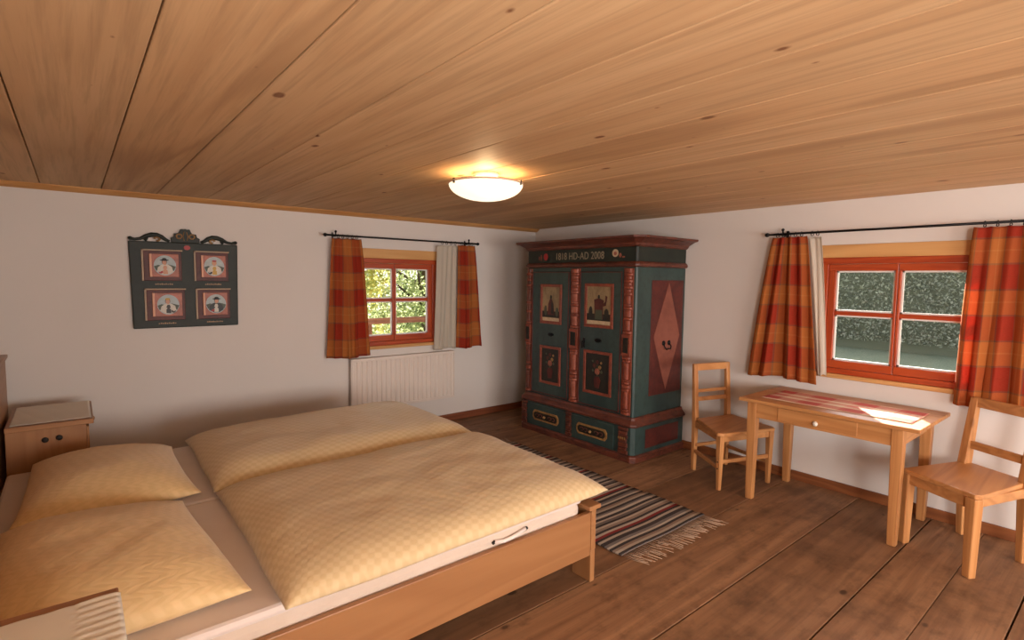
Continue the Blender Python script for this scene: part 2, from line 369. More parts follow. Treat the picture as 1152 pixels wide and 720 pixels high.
def lampglass():
    N = NT('alabaster_lamp_glass'); co = N.coord()
    n = N.noise(co, 9, 3, .6, 1.)
    ln = N.new('ShaderNodeVectorMath', op='LENGTH', i0=N.mapping(co, (1, 1, 0))).outputs['Value']
    N.put(N.b.inputs['Emission Color'], N.mix(n, (1, .84, .52, 1), (1, .95, .82, 1)))
    N.b.inputs['Emission Strength'].default_value = .72
    return N.fin(lin((236, 220, 190)), .3, .5)
M['lamp'] = lampglass()
M['lamprim'] = plain('frosted_glass_rim', (214, 178, 150), .3, .6, var=.05)

# ================================================================ room shell
H = 2.15; XW, YW = -4.95, -8.25
T = .12
def win_hole_wall(name, axis, lo, hi, holes, z0=0, z1=H+.05, sgn=1, base=0.):
    """wall slab along axis ('x' or 'y') at coordinate base..base+sgn*T with rectangular holes (a0,a1,zb,zt)"""
    m = MB(); cuts = sorted(holes); a = lo
    def b(a0, a1, c0, c1):
        if a1-a0 < 1e-6 or c1-c0 < 1e-6: return
        if axis == 'x': m.box(a0, a1, base, base+sgn*T, c0, c1)
        else: m.box(base, base+sgn*T, a0, a1, c0, c1)
    for (h0, h1, zb, zt) in cuts:
        b(a, h0, z0, z1); b(h0, h1, z0, zb); b(h0, h1, zt, z1); a = h1
    b(a, hi, z0, z1)
    return m.build(name, M['wall'], kind='structure')
WX0, WX1 = -2.36, -1.39           # window in far wall (outer frame)
WY0, WY1 = -4.20, -3.228          # window in right wall
ZB, ZT = .88, 1.735
win_hole_wall('wall_far', 'x', XW-T, T, [(WX0, WX1, ZB, ZT)], z0=-.05)
win_hole_wall('wall_right', 'y', YW-T, 0, [(WY0, WY1, ZB, ZT)], z0=-.05)
win_hole_wall('wall_near', 'x', XW-T, T, [(-4.0, -.6, .65, 1.85)], z0=-.05, sgn=-1, base=YW)
win_hole_wall('wall_left', 'y', YW, 0, [(-7.65, -6.15, .7, 1.8)], z0=-.05, sgn=-1, base=XW)
# floor boards
fm = MB(); gaps = [.0, -.30, -.61, -1.02, -1.42, -1.80, -2.16, -2.525, -3.083, -3.568, -3.993, -4.258, -4.53, -4.95, -5.35, -5.8, -6.3, -6.75, -7.2, -7.7, YW]
for i in range(len(gaps)-1):
    ga = .0012 if i == 11 else .0035; gb = .0012 if i == 10 else .0035
    fm.box(XW, 0, gaps[i+1]+gb, gaps[i]-ga, -.04, 0, rnd=random.random())
fm.build('floor', M['floor'], bevel=.003, kind='structure')
MB().box(XW-.1, .1, YW-.1, .1, -.09, -.045).build('trim_2', M['dark'], kind='structure')
# ceiling boards
cm = MB(); x = -4.5-.6375; xs = [XW-.02]
k = -4.5
while k < 0: xs.append(k); k += .3255
xs.append(.0)
xs = sorted(set(round(a, 4) for a in xs))
for i in range(len(xs)-1):
    cm.box(xs[i]+.0022, xs[i+1]-.0022, YW, 0, H, H+.03, rnd=random.random())
cm.build('ceiling', M['ceil'], bevel=.004, kind='structure')
MB().box(XW-.1, .1, YW-.1, .1, H+.032, H+.08).build('trim_3', M['pinelight'], kind='structure')
# ceiling moulding along the far wall
MB().loft([[(a, 0, 2.117), (a, -.018, 2.115), (a, -.045, 2.128), (a, -.066, 2.145), (a, -.066, H), (a, 0, H)] for a in (XW, 0)]).build('trim_1', M['trim'], kind='structure')
MB().box(XW, -.0, -.018, 0, 0, .072).build('baseboard_far', M['basex'], bevel=.003, kind='structure')
MB().box(-.018, 0, YW, -.018, 0, .072).build('baseboard_right', M['base'], bevel=.003, kind='structure')
MB().box(XW, 0, YW, YW+.018, 0, .072).build('baseboard_near', M['basex'], bevel=.003, kind='structure')
MB().box(XW, XW+.018, YW, 0, 0, .072).build('baseboard_left', M['base'], bevel=.003, kind='structure')
# ================================================================ windows
def P2(axis, a, d, z):          # a along wall, d outward
    return (a, d, z) if axis == 'x' else (d, a, z)
def bx(m, axis, a0, a1, d0, d1, z0, z1, mi=0):
    return m.box(a0, a1, d0, d1, z0, z1, mi) if axis == 'x' else m.box(d0, d1, a0, a1, z0, z1, mi)
def window(n, axis, A0, A1):
    w = bpy.data.objects.new('window_%d' % n, None); C.objects.link(w); mid = (A0+A1)/2; w.location = P2(axis, mid, 0, ZB); w['kind'] = 'structure'
    o = tuple(w.location); ax = axis; along = M['win'+ax]; up = M['winz']
    fw = .05; g0, g1 = A0+.103, A1-.103
    m = MB(o); bx(m, ax, A0, A1, -.006, .10, ZT-.045, ZT); bx(m, ax, A0, A1, -.006, .10, ZB, ZB+.04)
    bx(m, ax, A0, A0+fw, -.006, .10, ZB+.04, ZT-.045, 1); bx(m, ax, A1-fw, A1, -.006, .10, ZB+.04, ZT-.045, 1); m.build('window_frame', [along, up], w, bevel=.004)
    gz0, gz1 = .983, 1.634; zm0, zm1 = 1.314, 1.344
    for s, (a0, a1, b0, b1) in enumerate(((A0+fw+.002, mid-.002, g0, mid-.022), (mid+.002, A1-fw-.002, mid+.022, g1))):
        m = MB(o); bx(m, ax, a0, a1, .004, .045, gz1+.005, ZT-.047); bx(m, ax, a0, a1, .004, .045, ZB+.042, gz0-.005)
        bx(m, ax, a0, b0-.004, .004, .045, gz0-.005, gz1+.005, 1); bx(m, ax, b1+.004, a1, .004, .045, gz0-.005, gz1+.005, 1)
        bx(m, ax, b0-.004, b1+.004, .01, .042, zm0, zm1)
        sash = m.build('sash', [along, up], w, bevel=.003)
        m = MB(o)
        for z0, z1 in ((gz0-.004, zm0), (zm1, gz1+.004)):
            q = .011; bx(m, ax, b0-.003, b1+.003, .022, .036, z0, z0+q); bx(m, ax, b0-.003, b1+.003, .022, .036, z1-q, z1)
            bx(m, ax, b0-.003, b0-.003+q, .022, .036, z0, z1); bx(m, ax, b1+.003-q, b1+.003, .022, .036, z0, z1)
        m.build('glazing_bead', M['white'], sash)
        m = MB(o); bx(m, ax, b0, b1, .028, .031, gz0, zm0); bx(m, ax, b0, b1, .028, .031, zm1, gz1); m.build('glass_pane', M['glass'], sash)
    pl = M['pinelight'] if ax == 'x' else M['pinelighty']
    m = MB(o); bx(m, ax, A0-.015, A1+.015, -.012, .0, ZT, 1.828); m.build('lintel_board', pl, w, bevel=.003)
    m = MB(o); bx(m, ax, A0-.015, A1+.015, -.03, .06, ZB-.032, ZB); m.build('window_sill', pl, w, bevel=.006)
    return w
window(1, 'x', WX0, WX1); window(2, 'y', WY0, WY1)
def added_window(n, axis, A0, A1, z0, z1, base):
    w = bpy.data.objects.new('window_%d' % n, None); C.objects.link(w); w['kind'] = 'structure'; mid = (A0+A1)/2
    w.location = P2(axis, mid, base, z0); o = tuple(w.location)
    m = MB(o)
    for a0, a1, c0, c1 in ((A0, A1, z0, z0+.05), (A0, A1, z1-.05, z1), (A0, A0+.05, z0, z1), (A1-.05, A1, z0, z1), (mid-.025, mid+.025, z0, z1)):
        bx(m, axis, a0, a1, base-.07, base, c0, c1)
    m.build('window_frame', M['winx'], w)
    return w
added_window(3, 'x', -4.0, -.6, .65, 1.85, YW); added_window(4, 'y', -7.65, -6.15, .7, 1.8, XW)  # unseen windows, added as openings for the fill lights

# ================================================================ curtain rods, curtains
def rod(axis, a0, a1, z, label, brackets, rings, far):
    d = -.09; o = P2(axis, (a0+a1)/2, d, z)
    t = thing('curtain_rod', label, 'curtain rod', o, 'iron curtain rods')
    MB(o).tube([P2(axis, a0, d, z), P2(axis, a1, d, z)], .0085, 10).build('pole', M['iron'], t)
    for a, s in ((a0, -1), (a1, 1)):
        if far and s == far: continue
        MB(o).lathe([(.001, -.018), (.012, -.014), (.0175, 0), (.012, .014), (.001, .018)], P2(axis, a+s*.012, d, z), 12, axis).build('finial', M['iron'], t)
    for a in brackets:
        m = MB(o); m.bar(P2(axis, a, -.001, z-.005), P2(axis, a, d-.004, z-.005), .012, .012); m.bar(P2(axis, a, -.004, z-.035), P2(axis, a, -.004, z+.03), .02, .008)
        m.tube([P2(axis, a, d, z-.012), P2(axis, a, d, z+.03)], .006, 8); m.lathe([(.001, -.012), (.011, -.006), (.011, .006), (.001, .012)], P2(axis, a, d, z+.034), 10); m.build('bracket', M['iron'], t)
    for a in rings:
        pts = [P2(axis, a+.004*math.sin(k), d+.0175*math.cos(k*math.pi/6), z-.006+.0175*math.sin(k*math.pi/6)) for k in range(12)]
        MB(o).tube(pts, .0028, 6, closed=True).build('ring', M['iron'], t)
    return t
def rings_for(a0, a1, n): return [a0+(a1-a0)*(k+.5)/n for k in range(n)]
rod('x', -2.585, -.935, 1.926, 'black iron curtain rod above the small window by the radiator', (-2.50, -1.04), rings_for(-2.50, -2.28, 5)+rings_for(-1.40, -1.19, 4)+rings_for(-1.15, -.98, 4), 0)
rod('y', -4.62, -2.862, 1.921, 'black iron curtain rod above the window by the table', (-2.97, -4.5), rings_for(-3.13, -2.91, 5)+rings_for(-3.24, -3.165, 2)+rings_for(-4.48, -4.13, 6), 0)
def curtain(axis, top, bot, zt, zb, mat, label, cat, name, nf, amp, fab, seed, grp, u0=0., v0=0., flare=0., d0=-.088, d1=-.088):
    rr = random.Random(seed); ph = [rr.uniform(-.5, .5) for _ in range(nf+2)]; n = 26*nf//2
    a0, a1 = top; b0, b1 = bot; o = P2(axis, (b0+b1)/2, -.09, zb); m = MB(o)
    def fn(s, t):      # s across, t down
        e = t**.8
        A = a0+(b0-a0)*e; B = a1+(b1-a1)*e
        k = s*nf+.25*math.sin(s*9+seed)*t
        am = amp*(.45+.75*t)
        w = math.sin(2*math.pi*k)*(.75+.35*math.sin(k*1.7+seed))
        a = A+(B-A)*(s+.10/nf*math.sin(4*math.pi*k+1)*t)
        d = d0+(d1-d0)*t+w*am+.008*math.sin(3.1*t+seed+s*4)-flare*t*math.sin(math.pi*s)
        d = min(d, -.034)
        z = zt+(zb-zt)*t+(.010*math.sin(s*7+seed)*t)-(.006*abs(math.sin(math.pi*k*1.)) if t == 0 else 0)
        return P2(axis, a, d, z)
    m.grid(fn, n, 40, uvf=lambda s, t: (u0+s*fab, v0+t*(zt-zb)))
    ob = m.build(name, mat, solid=.0022); return tag(ob, label, cat, grp)
G = 'red and orange plaid curtains'
curtain('x', (-2.53, -2.262), (-2.585, -2.18), 1.905, .80, M['plaid'], 'red and orange plaid curtain left of the small window above the radiator', 'curtain', 'plaid_curtain', 4, .028, .50, 1, G, .09, .0)
curtain('x', (-1.172, -.964), (-1.182, -.868), 1.905, .80, M['plaid'], 'narrow plaid curtain at the right end of the rod above the radiator', 'curtain', 'plaid_curtain', 3, .026, .34, 2, G, .10, .10)
curtain('x', (-1.424, -1.178), (-1.46, -1.186), 1.895, .80, M['sheer'], 'white net curtain between the radiator window and its right plaid curtain', 'curtain', 'net_curtain', 4, .012, .5, 3, 'white net curtains', d0=-.07, d1=-.055)
curtain('y', (-3.15, -2.892), (-3.262, -2.75), 1.90, .80, M['plaid'], 'flared plaid curtain left of the window, hanging toward the wardrobe', 'curtain', 'plaid_curtain', 4, .036, .60, 4, G, .03, .255)
curtain('y', (-4.50, -4.108), (-4.50, -4.06), 1.90, .80, M['plaid'], 'sunlit plaid curtain at the right, behind the chair with the wide seat', 'curtain', 'plaid_curtain', 5, .024, .80, 5, G, .06, .245, d1=-.058)
curtain('y', (-3.236, -3.152), (-3.318, -3.25), 1.893, .86, M['sheer'], 'narrow white net curtain beside the left plaid curtain of the table window', 'curtain', 'net_curtain', 2, .006, .16, 6, 'white net curtains', d0=-.06, d1=-.045)

# ================================================================ radiator
def radiator():
    x0, x1, z0, z1 = -2.36, -1.205, .27, .775; o = (-1.78, -.05, z0)
    t = thing('radiator', 'cream white panel radiator on the wall under the small window', 'radiator', o)
    m = MB(o); m.box(x0, x1, -.085, -.078, z0, z1); n = 23; w = (x1-x0)/n
    for k in range(n):
        a = x0+k*w; m.loft([[(a+.004, -.085, z), (a+.012, -.1, z), (a+w-.012, -.1, z), (a+w-.004, -.085, z)] for z in (z0+.03, z1-.03)])
    m.box(x0, x1, -.1, -.085, z0, z0+.022); m.box(x0, x1, -.1, -.085, z1-.022, z1)
    m.build('front_panel', M['rad'], t, bevel=.003)
    m = MB(o); m.box(x0, x1, -.045, -.03, z0, z1)
    for k in range(n): m.box(x0+k*w+.01, x0+k*w+.013, -.078, -.045, z0+.03, z1-.03)
    m.build('back_panel', M['rad'], t)
    for a in (x0, x1-.008): MB(o).box(a, a+.008, -.1, -.006, z0, z1).build('side_cover', M['rad'], t)
    m = MB(o)
    for k in range(46): a = x0+.01+k*(x1-x0-.02)/46; m.box(a, a+.012, -.098, -.032, z1-.004, z1+.002)
    m.build('top_grille', M['rad'], t)
    t.scale = (1, .7, 1); t.location.y = -.0355
    for a in (x0+.15, x1-.15): MB(o).box(a-.02, a+.02, -.03, -.001, z0+.08, z1-.08).build('wall_bracket', M['rad'], t)
radiator()

# ================================================================ wardrobe
def wardrobe():
    o = (-.38, -1.39, 0); XF, YL, YR = -.72, -.69, -2.08
    t = thing('painted_wardrobe', 'large antique green and red painted two-door wardrobe with cornice in the corner', 'wardrobe', o)
    def ring(off, z):
        c = .014+max(0, off)*.5
        return [(-.012, YL+off, z), (XF-off+c, YL+off, z), (XF-off, YL+off-c, z), (XF-off, YR-off+c, z), (XF-off+c, YR-off, z), (-.012, YR-off, z)]
    def lay(name, prof, mat, par=t, bevel=.003):
        m = MB(o); m.loft([ring(a, z) for a, z in prof]); return m.build(name, mat, par, bevel=bevel)
    lay('plinth', [(.045, 0), (.045, .05), (.03, .062)], M['redbrown'])
    lay('base', [(.028, .062), (.028, .30)], M['green'])
    lay('ledge', [(.03, .30), (.05, .312), (.05, .33), (.036, .345), (.02, .36), (.012, .385)], M['redbrown'])
    lay('body', [(0, .385), (0, 1.665)], M['green'])
    lay('band_moulding', [(.006, 1.665), (.022, 1.675), (.022, 1.692), (.006, 1.712)], M['redbrown'])
    lay('frieze', [(.0, 1.712), (.0, 1.835)], M['greendark'])
    lay('cornice', [(.006, 1.835), (.022, 1.848), (.030, 1.866), (.055, 1.878), (.088, 1.896), (.118, 1.903), (.122, 1.92), (.04, 1.928)], M['redbrown'])
    X = XF
    # pillars (half-round turned look from stacked segments)
    def pillar(yc, w, mat, name):
        m = MB(o); m.box(X-.006, X, yc-w/2, yc+w/2, .395, 1.655, 1)
        segs = [(.40, .425, 1), (.43, .445, .8), (.45, .60, .55), (.605, .625, .85), (.63, .66, 1), (.665, .685, .8), (.69, .70, .95), (.705, .85, .55), (.855, .875, .9), (.88, .90, 1),
                (1.10, 1.12, 1), (1.125, 1.21, .6), (1.215, 1.235, .95), (1.24, 1.30, .8), (1.305, 1.325, 1), (1.33, 1.345, .75), (1.35, 1.42, .6), (1.425, 1.445, .9), (1.45, 1.475, .7), (1.48, 1.50, 1), (1.505, 1.53, .72), (1.535, 1.555, .95), (1.56, 1.585, .75), (1.59, 1.61, 1), (1.615, 1.65, .8)]
        for z0, z1, k in segs:
            h = w/2*k*.86; d = .012+.022*k
            m.loft([[(X-.004, yc-h, z), (X-d*.75, yc-h*.8, z), (X-d, yc-h*.35, z), (X-d, yc+h*.35, z), (X-d*.75, yc+h*.8, z), (X-.004, yc+h, z)] for z in (z0, z1)], 1 if (k in (1, .95)) else 0)
        p = m.build(name, [mat, M['orange']], t, bevel=.0025)
        b = MB(o); b.box(X-.026, X-.004, yc-w*.44, yc+w*.44, .905, 1.095); b.build('carved_block', M['orange'], p, bevel=.004)
        b = MB(o); b.box(X-.030, X-.025, yc-w*.25, yc+w*.25, .935, 1.065)
        for k in range(5): b.box(X-.033, X-.029, yc-w*.24+k*w*.105, yc-w*.24+k*w*.105+.004, .937, 1.063)
        b.build('block_inset', M['nearblack'], p)
    pillar(-.735, .085, M['redbrown'], 'left_pillar'); pillar(-1.381, .122, M['salmon'], 'centre_pillar'); pillar(-2.0, .105, M['orange'], 'right_pillar')
    # doors
    def frame(par, y0, y1, z0, z1, w, x, mat, name='picture_frame'):
        m = MB(o); d = .012
        for a, b, c, e in ((y0, y1, z1-w, z1), (y0, y1, z0, z0+w), (y0, y0-w, z0+w, z1-w), (y1+w, y1, z0+w, z1-w)): m.box(x-d, x, a, b, c, e)
        return m.build(name, mat, par, bevel=.003)
    def disc(m, y, z, ry, rz, x, mi=0, n=16, d=.0012):
        m.loft([[(xx, y+ry*math.cos(2*math.pi*k/n), z+rz*math.sin(2*math.pi*k/n)) for k in range(n)] for xx in (x-d, x)], mi)
    for D, (ya, yb) in enumerate(((-.785, -1.315), (-1.447, -1.945))):
        dr = MB(o); dr.box(X-.014, X-.001, ya, yb, .40, 1.63); dr = dr.build('door', M['green'], t, bevel=.003)
        dm = MB(o); x = X-.014
        frame(dr, ya-.006, yb+.006, .405, 1.625, .008, x+.004, M['darkred'], 'door_edge_line')
        yc = (-1.067, -1.684)[D]; hw = (.15, .168)[D]; zt, zb = (1.505, 1.115) if D == 0 else (1.52, 1.125)
        frame(dr, yc+hw, yc-hw, zb, zt, .028, x, M['orange'])
        m = MB(o); y0, y1 = yc+hw-.028, yc-hw+.028; m.box(x-.003, x, y0, y1, zb+.028, zt-.028, 0)
        m.box(x-.0045, x-.002, y0-.004, y1+.004, zb+.03, zb+.062, 1)          # pale caption strip
        m.box(x-.004, x-.002, y0, y1, zb+.064, zb+.125, 2)                     # dark ground
        if D == 0:
            m.loft([[(xx, yc+a, zb+b) for a, b in ((-.05, .09), (.045, .09), (.035, .2), (.012, .245), (-.012, .245), (-.035, .2))] for xx in (x-.006, x-.003)], 3)
            m.loft([[(xx, yc+a, zb+b) for a, b in ((-.04, .10), (-.008, .1), (-.008, .235), (-.03, .2))] for xx in (x-.007, x-.0055)], 2)
            disc(m, yc, zb+.262, .013, .022, x-.004, 2)
            disc(m, yc+.075, zb+.13, .02, .05, x-.003, 4); disc(m, yc-.085, zb+.12, .02, .045, x-.003, 4)
        else:
            m.loft([[(xx, yc+a, zb+b) for a, b in ((-.05, .08), (.045, .08), (.05, .2), (.055, .25), (.015, .262), (-.015, .262), (-.06, .245), (-.05, .19))] for xx in (x-.006, x-.003)], 3)
            m.loft([[(xx, yc+a, zb+b) for a, b in ((-.045, .075), (.04, .075), (.035, .16), (-.04, .16))] for xx in (x-.0075, x-.0055)], 4)
            m.loft([[(xx, yc+a, zb+b) for a, b in ((-.05, .21), (-.045, .19), (-.085, .2), (-.10, .28), (-.08, .29), (-.075, .235))] for xx in (x-.0075, x-.0055)], 3)
            disc(m, yc, zb+.275, .013, .02, x-.004, 2); disc(m, yc+.095, zb+.135, .022, .055, x-.003, 2); disc(m, yc-.09, zb+.13, .026, .045, x-.003, 2)
        m.build('upper_picture', [M['sepia'], M['cream'], M['nearblack'], M['darkred'], M['pictgreen']], dr)
        zt, zb = (.895, .515) if D == 0 else (.915, .52)
        frame(dr, yc+hw-.002, yc-hw+.002, zb, zt, .026, x, M['orange'])
        m = MB(o); m.box(x-.003, x, y0+.004, y1-.004, zb+.024, zt-.024, 0)
        m.loft([[(xx, yc+a, zb+b) for a, b in ((-.025, .06), (.025, .06), (.04, .13), (.022, .165), (-.022, .165), (-.04, .13))] for xx in (x-.006, x-.003)], 1)
        for a, b, r, mi in ((0, .21, .03, 2), (-.03, .25, .018, 3), (.035, .26, .02, 1), (0, .295, .018, 1), (-.05, .21, .014, 4), (.05, .215, .013, 4), (-.045, .29, .012, 3), (.055, .3, .01, 4)): disc(m, yc+a, zb+b, r, r, x-.004, mi, 10)
        for a in (-.035, 0, .04): m.bar((x-.004, yc, zb+.16), (x-.004, yc+a, zb+.27), .003, .003, mi=4)
        m.build('flower_picture', [M['nearblack'], M['darkred'], M['salmon'], M['gold'], M['pictgreen']], dr)
        y = (-1.071, -1.683)[D]; m = MB(o); disc(m, y, 1.01, .037, .018, x-.0, 0, 18, .006); disc(m, y, 1.01, .012, .012, x-.006, 0, 12, .008); m.build('escutcheon', M['iron'], dr)
        if D == 1:
            m = MB(o); m.box(x-.005, x, -1.502, -1.525, .93, 1.02); m.lathe([(.001, -.03), (.012, -.028), (.012, -.02), (.005, -.016), (.005, 0)], (x, -1.513, .985), 10, 'x'); m.box(x-.03, x-.026, -1.505, -1.521, .925, .985); m.build('key', M['iron'], dr, bevel=.001)
    # base drawers
    xb = X-.028
    for ya, yb in ((-.765, -1.315), (-1.40, -1.905)):
        dw = MB(o); dw.box(xb-.010, xb-.0005, ya, yb, .075, .285); dw = dw.build('drawer', M['green'], t, bevel=.003); yc = (ya+yb)/2; zc = .178; a, b = .185, .052
        def loz(k): return [(a*k+.012*(k > 1), b*k*.4), (a*k, b*k*.4+.0), (a*k*.88, b*k), (-a*k*.88, b*k), (-a*k, b*k*.4), (-a*k, -b*k*.4), (-a*k*.88, -b*k), (a*k*.88, -b*k), (a*k, -b*k*.4)][1:]
        m = MB(o); m.loft([[(xx, yc+p, zc+q) for p, q in loz(1.0)] for xx in (xb-.018, xb-.010)]); m.build('drawer_frame', M['gold'], dw, bevel=.002)
        m = MB(o); m.loft([[(xx, yc+p, zc+q*.72) for p, q in loz(.9)] for xx in (xb-.0195, xb-.017)])
        m.build('drawer_inset', M['nearblack'], dw)
        for s in (-1, 1):
            m = MB(o)
            for q in (.35, .62): m.tube([(xb-.021, yc+s*a*q+.022*math.cos(k*.6), zc+.016*math.sin(k*.6)) for k in range(9)], .0035, 6)
            m.build('inset_scroll', M['redbrown'], dw)
        MB(o).lathe([(.001, -.028), (.012, -.024), (.014, -.014), (.006, -.006), (.006, 0)], (xb-.018, yc, zc), 12, 'x').build('knob', M['gold'], dw)
    for yc, w in ((-.715, .08), (-1.358, .07), (-2.01, .10)):
        m = MB(o)
        for k, (z0, z1) in enumerate(((.068, .10), (.105, .12), (.125, .165), (.17, .20), (.205, .23), (.235, .265), (.27, .298))):
            h = w/2*(1, .8, .9, .75, .95, .8, 1)[k]; m.box(xb-.018-.006*(k % 2), xb, yc-h, yc+h, z0, z1)
        m.build('base_pilaster', M['redbrown'], t, bevel=.003)
    m = MB(o)
    for k in range(4): disc(m, -1.975-k*.022, .205, .007, .012, xb-.026, 0, 8)
    m.build('painted_dots', M['gold'], t)
    # right side
    ys = YR
    def sp(m, pts, d0, d1, mi=0): m.loft([[(px, ys-dd, pz) for px, pz in pts] for dd in (d0, d1)], mi)
    m = MB(o); sp(m, [(-.515, .545), (-.045, .545), (-.045, 1.555), (-.515, 1.555)], .0, .004); m.build('side_panel', M['darkred'], t, bevel=.002)
    m = MB(o); sp(m, [(-.28, .575), (-.085, 1.06), (-.268, 1.54), (-.475, 1.06)], .004, .008); m.build('side_diamond', M['diamond'], t, bevel=.002)
    m = MB(o)
    for px in (-.33, -.25): m.lathe([(.022, -.006), (.022, 0), (.001, .001)], (px, ys-.008, 1.0), 12, 'y')
    m.tube([(-.33, ys-.012, .998), (-.338, ys-.03, .97), (-.32, ys-.036, .945), (-.29, ys-.038, .952), (-.26, ys-.036, .945), (-.242, ys-.03, .97), (-.25, ys-.012, .998)], .0055, 8); m.build('side_handle', M['iron'], t)
    m = MB(o); m.loft([[(px, ys-.028-dd, pz) for px, pz in ((-.58, .10), (-.09, .10), (-.09, .265), (-.58, .265))] for dd in (0, .004)]); m.build('base_side_panel', M['darkred'], t, bevel=.002)
    # frieze decoration and lettering
    cu = bpy.data.curves.new('lettering', 'FONT'); cu.body = '1818 HD-AD 2008'; cu.size = .095; cu.align_x = 'CENTER'; cu.align_y = 'CENTER'; cu.extrude = .001; cu.space_character = 1.05; cu.offset = -.0005
    tmp = bpy.data.objects.new('tmp', cu); C.objects.link(tmp); dg = bpy.context.evaluated_depsgraph_get(); me = bpy.data.meshes.new_from_object(tmp.evaluated_get(dg)); bpy.data.objects.remove(tmp)
    wmax = max(v.co.x for v in me.vertices)-min(v.co.x for v in me.vertices); sc = .60/wmax
    for v in me.vertices:
        p = v.co.copy(); v.co = Vector((X-.002-p.z, -1.41-p.x*sc, 1.768+p.y*1.0)) - Vector(o)
    me.materials.clear(); me.materials.append(M['letter']); lt = bpy.data.objects.new('lettering', me); C.objects.link(lt); lt.parent = t
    m = MB(o); disc(m, -.965, 1.772, .032, .034, X-.0015, 0); disc(m, -.965, 1.772, .012, .012, X-.003, 0); m.build('red_rosette', M['red'], t)
    m = MB(o); disc(m, -1.845, 1.785, .034, .034, X-.0015, 0); m.build('pale_rosette', M['cream'], t)
    m = MB(o); disc(m, -1.845, 1.782, .016, .016, X-.003, 0); disc(m, -1.90, 1.765, .014, .02, X-.0015); disc(m, -1.935, 1.75, .016, .008, X-.0015); disc(m, -.90, 1.765, .008, .03, X-.0015); disc(m, -.87, 1.76, .007, .02, X-.0015); m.build('painted_leaves', M['salmon'], t)
wardrobe()

# ================================================================ table
def table():
    o = (-.365, -3.515, 0); z = .73
    t = thing('writing_table', 'small honey pine table with one drawer under the right-hand window', 'table', o)
    m = MB(o); m.box(-.70, -.035, -4.055, -2.99, z-.024, z); m.build('tabletop', M['piney'], t, bevel=.004)
    L = {'a': (-.645, -3.075), 'b': (-.645, -3.942), 'c': (-.095, -3.09), 'd': (-.085, -3.95)}
    for k, (x, y) in L.items():
        m = MB(o); sx = -1 if x < -.3 else 1; sy = 1 if y > -3.5 else -1
        m.loft([[(x+sx*.0-w/2+(0), y-w/2, zz), (x+w/2, y-w/2, zz), (x+w/2, y+w/2, zz), (x-w/2, y+w/2, zz)] for w, zz in ((.046, 0), (.062, .56), (.062, z-.024))])
        m.build('leg', M['pinez'], t, bevel=.005)
    MB(o).box(-.668, -.645, -3.911, -3.106, .598, z-.024).build('long_apron', M['piney'], t, bevel=.002)
    MB(o).box(-.115, -.095, -3.919, -3.121, .598, z-.024).build('long_apron', M['piney'], t, bevel=.002)
    for y, xx in ((-3.075, -.126), (-3.945, -.116)): MB(o).box(-.614, xx, y-.012, y+.012, .598, z-.024).build('short_apron', M['pinex'], t, bevel=.002)
    d = MB(o); d.box(-.674, -.6675, -3.735, -3.255, .612, .698); d = d.build('drawer', M['piney'], t, bevel=.003)
    MB(o).lathe([(.001, -.024), (.012, -.022), (.017, -.014), (.012, -.006), (.007, 0)], (-.674, -3.50, .642), 14, 'x').build('knob', M['porc'], d)
    # runner
    m = MB((-.38, -3.53, z)); x0, x1, y0, y1 = -.585, -.20, -3.10, -3.985
    m.grid(lambda s, q: (x0+(x1-x0)*q, y0+(y1-y0)*s, z+.0035+.0012*math.sin(s*17+q*5)*math.sin(q*9)), 60, 16, uvf=lambda s, q: (s, q))
    ob = m.build('table_runner', M['runner'], solid=.002); tag(ob, 'red and cream woven runner lying along the pine table', 'table runner')
table()

